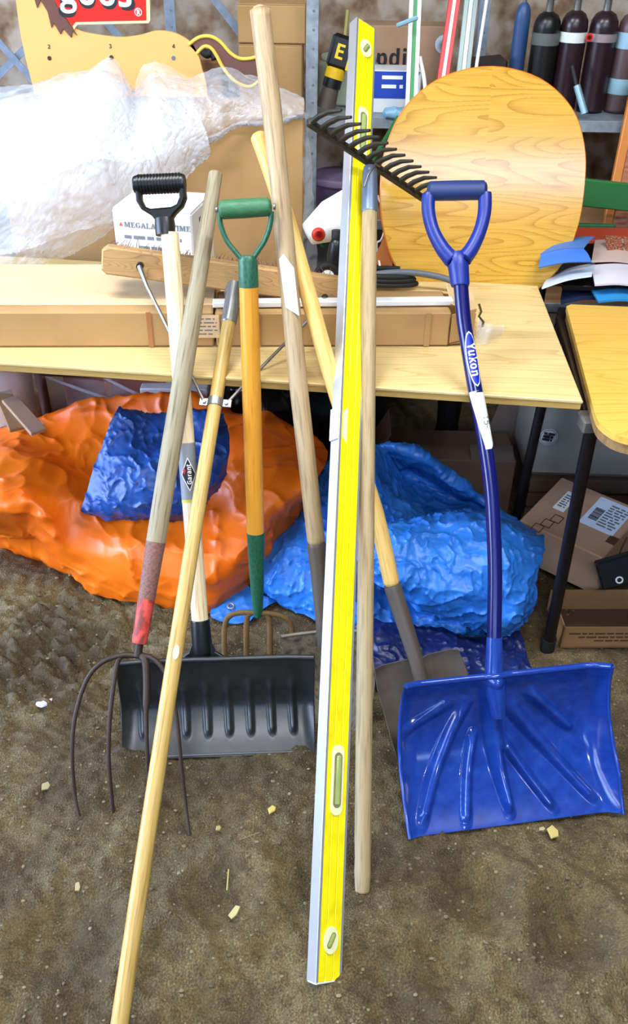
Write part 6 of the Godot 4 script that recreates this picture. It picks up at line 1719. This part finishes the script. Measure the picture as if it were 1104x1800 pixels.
func cutout_sign() -> void:
	# Painted board in the shape of an animal, with a red panel; stands behind the big carton
	var sign_node := thing("cutout_board", "tan painted animal cutout board with red lettered panel and brown tail", "sign", Vector3(-0.55, 0.0, -2.88))
	var z := -2.88
	var flat := Transform3D(Basis(), Vector3(0, 0, z))
	var px := func(points: Array) -> Array:
		var list := []
		for p in points:
			list.append(Vector2(p.x, p.y))
		return list
	var body := smooth_line(px.call([Vector3(-0.8577, 1.418, -2.88), Vector3(-0.8693, 1.335, -2.88), Vector3(-0.87, 1.22, -2.88), Vector3(-0.8563, 1.083, -2.88), Vector3(-0.8488, 0.9382, -2.88)]), 5)
	body.append_array(smooth_line(px.call([Vector3(-0.3387, 0.9466, -2.88), Vector3(-0.3404, 1.107, -2.88), Vector3(-0.3521, 1.168, -2.88), Vector3(-0.3659, 1.216, -2.88), Vector3(-0.389, 1.242, -2.88), Vector3(-0.4287, 1.26, -2.88), Vector3(-0.4775, 1.264, -2.88), Vector3(-0.5279, 1.252, -2.88), Vector3(-0.5859, 1.246, -2.88), Vector3(-0.6591, 1.253, -2.88), Vector3(-0.699, 1.261, -2.88), Vector3(-0.7122, 1.272, -2.88), Vector3(-0.6995, 1.281, -2.88), Vector3(-0.5982, 1.282, -2.88)]), 5))
	body.append_array(PackedVector2Array(px.call([Vector3(-0.5822, 1.422, -2.88)])))
	piece("body", Shape.new().slab(body, 0.012, flat, 0.001), plain(Color(0.90, 0.69, 0.40), 0.5), sign_node)
	var foot := PackedVector2Array(px.call([Vector3(-0.8482, 0.9415, -2.88), Vector3(-0.3386, 0.95, -2.88)]))
	foot.append_array(PackedVector2Array([Vector2(foot[1].x, 0.0), Vector2(foot[0].x, 0.0)]))
	piece("body", Shape.new().slab(foot, 0.012, flat, 0.001), plain(Color(0.90, 0.69, 0.40), 0.5), sign_node)
	var mane := PackedVector2Array(px.call([Vector3(-0.8115, 1.391, -2.88), Vector3(-0.8148, 1.333, -2.88), Vector3(-0.8112, 1.316, -2.88), Vector3(-0.7982, 1.336, -2.88), Vector3(-0.7833, 1.308, -2.88), Vector3(-0.7784, 1.267, -2.88), Vector3(-0.7698, 1.28, -2.88), Vector3(-0.7545, 1.251, -2.88), Vector3(-0.7442, 1.266, -2.88), Vector3(-0.7245, 1.243, -2.88), Vector3(-0.7187, 1.26, -2.88), Vector3(-0.7072, 1.249, -2.88), Vector3(-0.731, 1.289, -2.88), Vector3(-0.7547, 1.325, -2.88), Vector3(-0.7605, 1.392, -2.88)]))
	piece("mane", Shape.new().slab(mane, 0.006, flat * Transform3D(Basis(), Vector3(0, 0, 0.005)), 0.0008), plain(Color(0.40, 0.26, 0.22), 0.5), sign_node, "jagged brown mane")
	var red := PackedVector2Array(px.call([Vector3(-0.7626, 1.419, -2.88), Vector3(-0.7638, 1.351, -2.88), Vector3(-0.7481, 1.316, -2.88), Vector3(-0.7169, 1.273, -2.88), Vector3(-0.7057, 1.284, -2.88), Vector3(-0.5028, 1.291, -2.88), Vector3(-0.4936, 1.423, -2.88)]))
	piece("panel_rim", Shape.new().slab(PackedVector2Array(px.call([Vector3(-0.7088, 1.42, -2.88), Vector3(-0.7204, 1.295, -2.88), Vector3(-0.7134, 1.263, -2.88), Vector3(-0.7018, 1.276, -2.88), Vector3(-0.4971, 1.283, -2.88), Vector3(-0.4916, 1.29, -2.88), Vector3(-0.4825, 1.423, -2.88)])), 0.014, flat * Transform3D(Basis(), Vector3(0, 0, 0.006)), 0.001), plain(Color(0.90, 0.86, 0.64), 0.5), sign_node, "cream rim of the red panel")
	var panel := piece("red_panel", Shape.new().slab(red, 0.006, flat * Transform3D(Basis(), Vector3(0, 0, 0.0085)), 0.0005), plain(Color(0.88, 0.12, 0.06), 0.45), sign_node)
	var at := Vector3(-0.6395, 1.33, -2.88)
	var word := Transform3D(Basis(Vector3.BACK, -0.017), Vector3(at.x, at.y + 0.029, z + 0.009))
	piece("letter_edge", writing("goos", 0.072, word * Transform3D(Basis(), Vector3(0.002, -0.006, 0.0))), m("ink"), panel)
	piece("lettering", writing("goos", 0.067, word * Transform3D(Basis(), Vector3(0, 0, 0.0008))), plain(Color(0.80, 0.94, 0.92), 0.45), panel)
	var spot := Vector3(-0.5237, 1.311, -2.88)
	piece("registered_mark", writing("®", 0.02, Transform3D(Basis(), Vector3(spot.x, spot.y, z + 0.0092))), m("white"), panel)
	# tail: brown with a yellow outline
	var upper := px.call([Vector3(-0.3865, 1.23, -2.88), Vector3(-0.3557, 1.249, -2.88), Vector3(-0.3226, 1.252, -2.88), Vector3(-0.2937, 1.238, -2.88), Vector3(-0.2684, 1.212, -2.88), Vector3(-0.2424, 1.197, -2.88), Vector3(-0.2126, 1.196, -2.88), Vector3(-0.1825, 1.204, -2.88)]) as Array
	var lower := px.call([Vector3(-0.1839, 1.138, -2.88), Vector3(-0.2079, 1.122, -2.88), Vector3(-0.2348, 1.125, -2.88), Vector3(-0.2645, 1.142, -2.88), Vector3(-0.2901, 1.172, -2.88), Vector3(-0.3085, 1.205, -2.88), Vector3(-0.3242, 1.223, -2.88), Vector3(-0.3439, 1.225, -2.88), Vector3(-0.3648, 1.207, -2.88)]) as Array
	var tail := smooth_line(upper, 5)
	tail.append_array(smooth_line(lower, 5))
	var tail_piece := piece("tail", Shape.new().slab(tail, 0.010, flat, 0.001), plain(Color(0.42, 0.28, 0.24), 0.5), sign_node, "curled brown tail with yellow outline")
	for line in [upper, lower]:
		var path := []
		for q in smooth_line(line, 5):
			path.append(Vector3(q.x, q.y, z + 0.001))
		piece("outline", Shape.new().tube(path, 0.0052, 8), plain(Color(0.90, 0.76, 0.30), 0.5), tail_piece)
	for k in 3:
		var hole := [Vector3(-0.7972, 1.188, -2.88), Vector3(-0.6152, 1.193, -2.88), Vector3(-0.4338, 1.194, -2.88)][k] as Vector3
		var figure := [Vector3(-0.7942, 1.218, -2.88), Vector3(-0.615, 1.222, -2.88), Vector3(-0.4314, 1.225, -2.88)][k] as Vector3
		piece("hook_hole", Shape.new().tube([Vector3(hole.x, hole.y, z + 0.0004), Vector3(hole.x, hole.y, z + 0.0012)], 0.0062, 12), m("ink_brown") if k < 2 else m("ink_grey"), sign_node)
		piece("numeral", writing(str(k + 2), 0.011, Transform3D(Basis(), Vector3(figure.x, figure.y, z + 0.0006))), m("ink_brown"), sign_node)


func right_side() -> void:
	# papers and folders on a low stand behind the side table
	var stand := thing("paper_stand", "black metal stand carrying folders behind the honey oak side table", "stand", Vector3(0.85, 0, -2.42))
	for foot in [Vector3(0.665, 0, -2.535), Vector3(1.15, 0, -2.535), Vector3(0.66, 0, -2.66), Vector3(1.15, 0, -2.66)]:
		piece("leg", Shape.new().tube([foot + Vector3(0, 0.742, 0), foot], 0.011, 10), m("leg_black"), stand)
	piece("shelf_board", Shape.new().box(Transform3D(Basis(), Vector3(0.91, 0.748, -2.47)), Vector3(0.52, 0.014, 0.40), 0.002), m("leg_black"), stand)
	piece("shelf_board", Shape.new().box(Transform3D(Basis(), Vector3(0.91, 0.785, -2.60)), Vector3(0.50, 0.012, 0.12), 0.002), plain(Color(0.72, 0.24, 0.14), 0.6), stand)
	var leaf := func(called: String, label: String, category: String, corners: Array, thick: float, mat: Material) -> MeshInstance3D:
		# a bent sheet through four corners: near left, near right, far right, far left
		var mid := func(a: Vector3, b: Vector3, lift: float) -> Vector3: return (a + b) / 2 + Vector3(0, lift, 0)
		var rows := [[corners[0], mid.call(corners[0], corners[1], 0.006), corners[1]], [mid.call(corners[0], corners[3], 0.004), (corners[0] + corners[1] + corners[2] + corners[3]) / 4 + Vector3(0, 0.010, 0), mid.call(corners[1], corners[2], 0.004)], [corners[3], mid.call(corners[3], corners[2], 0.006), corners[2]]]
		var node := piece(called, Shape.new().sheet(loft(rows, 14, 12), 1.0, thick), mat)
		tag(node, label, category)
		return node
	leaf.call("blue_folder", "dark blue folder lowest in the paper pile", "folder", [Vector3(0.6448, 0.7181, -2.26), Vector3(0.7583, 0.7327, -2.26), Vector3(0.8093, 0.7068, -2.45), Vector3(0.6977, 0.6981, -2.45)], 0.012, plain(Color(0.05, 0.10, 0.24), 0.5))
	leaf.call("blue_folder", "bright cyan blue folder in front of the paper pile", "folder", [Vector3(0.7263, 0.7417, -2.2), Vector3(0.841, 0.7423, -2.2), Vector3(0.8942, 0.7407, -2.38), Vector3(0.7255, 0.7377, -2.38)], 0.006, plain(Color(0.20, 0.54, 0.76), 0.4))
	leaf.call("plastic_sleeve", "curled milky plastic sleeve hanging over the stand's left edge", "sleeve", [Vector3(0.5843, 0.7591, -2.24), Vector3(0.7082, 0.7949, -2.24), Vector3(0.7613, 0.7729, -2.4), Vector3(0.6423, 0.7354, -2.4)], 0.004, plain(Color(0.80, 0.85, 0.92), 0.3))
	leaf.call("plastic_sleeve", "white printed sheets in a sleeve beside the photo album", "sleeve", [Vector3(0.7153, 0.7782, -2.22), Vector3(0.8396, 0.7744, -2.22), Vector3(0.8795, 0.7796, -2.36), Vector3(0.7344, 0.7802, -2.36)], 0.005, plain(Color(0.82, 0.80, 0.84), 0.45))
	leaf.call("blue_folder", "sky blue folder tilted at the left of the pile", "folder", [Vector3(0.5732, 0.8065, -2.26), Vector3(0.7075, 0.824, -2.26), Vector3(0.6925, 0.8446, -2.3), Vector3(0.5837, 0.8276, -2.3)], 0.004, plain(Color(0.22, 0.42, 0.74), 0.4))
	leaf.call("blue_folder", "upper grey blue folder cover standing ajar", "folder", [Vector3(0.5845, 0.8258, -2.31), Vector3(0.6952, 0.8429, -2.31), Vector3(0.7472, 0.8449, -2.4), Vector3(0.6579, 0.8374, -2.38)], 0.003, plain(Color(0.26, 0.42, 0.66), 0.5))
	var album := leaf.call("photo_album", "open photo album page with small brown pictures", "album", [Vector3(0.7382, 0.7928, -2.36), Vector3(0.8781, 0.7859, -2.36), Vector3(0.93, 0.7902, -2.54), Vector3(0.7927, 0.7911, -2.54)], 0.006, plain(Color(0.76, 0.66, 0.62), 0.5)) as MeshInstance3D
	for k in 2:
		piece("photo", Shape.new().box(frame(Vector3(0.8505, 0.7897, -2.43) - Vector3(0.7871, 0.7918, -2.43), Vector3(0, 1, 0.5), (Vector3(0.8207, 0.792, -2.45) if k == 0 else Vector3(0.8719, 0.7897, -2.45)) + Vector3(0, 0.016, 0)), Vector3(0.045, 0.002, 0.065), 0.0), mottled([Color(0.30, 0.12, 0.08), Color(0.55, 0.30, 0.20), Color(0.75, 0.70, 0.66)], 0.03, Vector3(20, 20, 20), 0.4, 0.0, false, 18 + k), album)
	# green plank and framed panel behind
	var plank := piece("green_plank", Shape.new().box(frame(Vector3(0.9673, 0.859, -2.72) - Vector3(0.7769, 0.8756, -2.72), Vector3.UP, Vector3(0.8665, 0.8689, -2.72)), Vector3(0.24, 0.078, 0.02), 0.003), plain(Color(0.13, 0.42, 0.20), 0.5))
	tag(plank, "green painted plank end behind the round table top", "plank")
	var low := piece("green_plank", Shape.new().box(Transform3D(Basis(), Vector3(0.8465, 0.7623, -2.74)), Vector3(0.12, 0.03, 0.02), 0.003), plain(Color(0.13, 0.38, 0.20), 0.5))
	tag(low, "lower green plank just above the red shelf of papers", "plank")
	var a := Vector3(0.8881, 0.7265, -2.8)
	var b := Vector3(0.9367, 1.108, -2.95)
	var door := thing("framed_panel", "leaning wood panel with orange frame at the right edge", "panel", a)
	var pf := frame(b - a, Vector3.LEFT, a)
	var long := a.distance_to(b)
	piece("stile", Shape.new().box(pf * Transform3D(Basis(), Vector3(long * 0.5, -0.014, 0)), Vector3(long * 1.5, 0.028, 0.022), 0.003), plain(Color(0.78, 0.46, 0.14), 0.4), door)
	piece("panel", Shape.new().box(pf * Transform3D(Basis(), Vector3(long * 0.5, -0.17, 0)), Vector3(long * 1.5, 0.29, 0.010), 0.002), mottled([Color(0.52, 0.28, 0.18), Color(0.68, 0.42, 0.28), Color(0.74, 0.50, 0.36)], 0.02, Vector3(3, 12, 1), 0.4, 0.0, false, 19), door)


func litter() -> void:
	var chip := func(called: String, label: String, category: String, at: Vector3, size: Vector3, turn: float, tone: Color) -> void:
		var outline := PackedVector2Array([Vector2(-size.x / 2, -size.z * 0.4), Vector2(size.x * 0.2, -size.z / 2), Vector2(size.x / 2, -size.z * 0.1), Vector2(size.x * 0.35, size.z / 2), Vector2(-size.x * 0.3, size.z * 0.42)])
		var node := piece(called, Shape.new().slab(outline, size.y, Transform3D(Basis(Vector3.UP, turn) * Basis(Vector3.RIGHT, -PI / 2 + 0.15), at + Vector3(0, size.y * 0.8 + 0.004, 0)), size.y * 0.2), plain(tone, 0.7))
		tag(node, label, category)
	chip.call("wood_chip", "pale wood chip at the blue shovel's lip", "wood chip", Vector3(0.5076, 0, -1.132), Vector3(0.024, 0.006, 0.026), 0.5, Color(0.72, 0.64, 0.36))
	chip.call("wood_chip", "tiny light chip left of the larger chip at the blue lip", "wood chip", Vector3(0.4866, 0, -1.14), Vector3(0.014, 0.004, 0.008), 0.2, Color(0.66, 0.60, 0.42))
	chip.call("stone", "flat pale yellow stone between hay fork and spirit level", "stone", Vector3(-0.0781, 0, -1.175), Vector3(0.020, 0.007, 0.014), 0.7, Color(0.76, 0.68, 0.36))
	chip.call("stone", "small round tan stone right of the hay fork's last tine", "stone", Vector3(-0.1868, 0, -1.127), Vector3(0.012, 0.007, 0.011), 0.2, Color(0.62, 0.54, 0.34))
	chip.call("wood_chip", "pale chip on the earth left of the hay fork tines", "wood chip", Vector3(-0.57, 0, -1.225), Vector3(0.020, 0.005, 0.018), 0.4, Color(0.58, 0.52, 0.36))
	chip.call("wood_chip", "square wood chip left of the broom handle low in front", "wood chip", Vector3(-0.4475, 0, -0.9908), Vector3(0.011, 0.005, 0.018), 0.3, Color(0.64, 0.56, 0.40))
	chip.call("wood_chip", "splintered pale chip right of the broom handle low in front", "wood chip", Vector3(-0.1385, 0, -0.9448), Vector3(0.014, 0.004, 0.028), -0.5, Color(0.66, 0.62, 0.40))
	var straw := piece("straw", Shape.new().tube([Vector3(-0.1566, 0.004, -0.9902), Vector3(-0.1569, 0.008, -1.033)], 0.0014, 6), plain(Color(0.66, 0.60, 0.32), 0.7))
	tag(straw, "thin straw lying above the splintered chip", "straw")
	var straw_two := piece("straw", Shape.new().tube([Vector3(-0.1422, 0.004, -1.102), Vector3(-0.1012, 0.006, -1.12)], 0.001, 6), plain(Color(0.50, 0.43, 0.30), 0.7))
	tag(straw_two, "thin dull straw right of the hay fork tines", "straw")
	var scrap_rows := [[Vector3(-0.654, 0.006, -1.455), Vector3(-0.6325, 0.016, -1.441), Vector3(-0.6173, 0.006, -1.46)], [Vector3(-0.6517, 0.012, -1.461), Vector3(-0.6315, 0.02, -1.45), Vector3(-0.6171, 0.01, -1.467)], [Vector3(-0.6515, 0.004, -1.475), Vector3(-0.6345, 0.014, -1.468), Vector3(-0.6204, 0.004, -1.482)]]
	var scrap := piece("plastic_scrap", Shape.new().sheet(crumple(loft(scrap_rows, 16, 12), 0.004, 0.012, 97, 0.6, true)), plain(Color(0.80, 0.84, 0.94), 0.3))
	tag(scrap, "small curl of pale plastic on the mud at left", "plastic scrap")
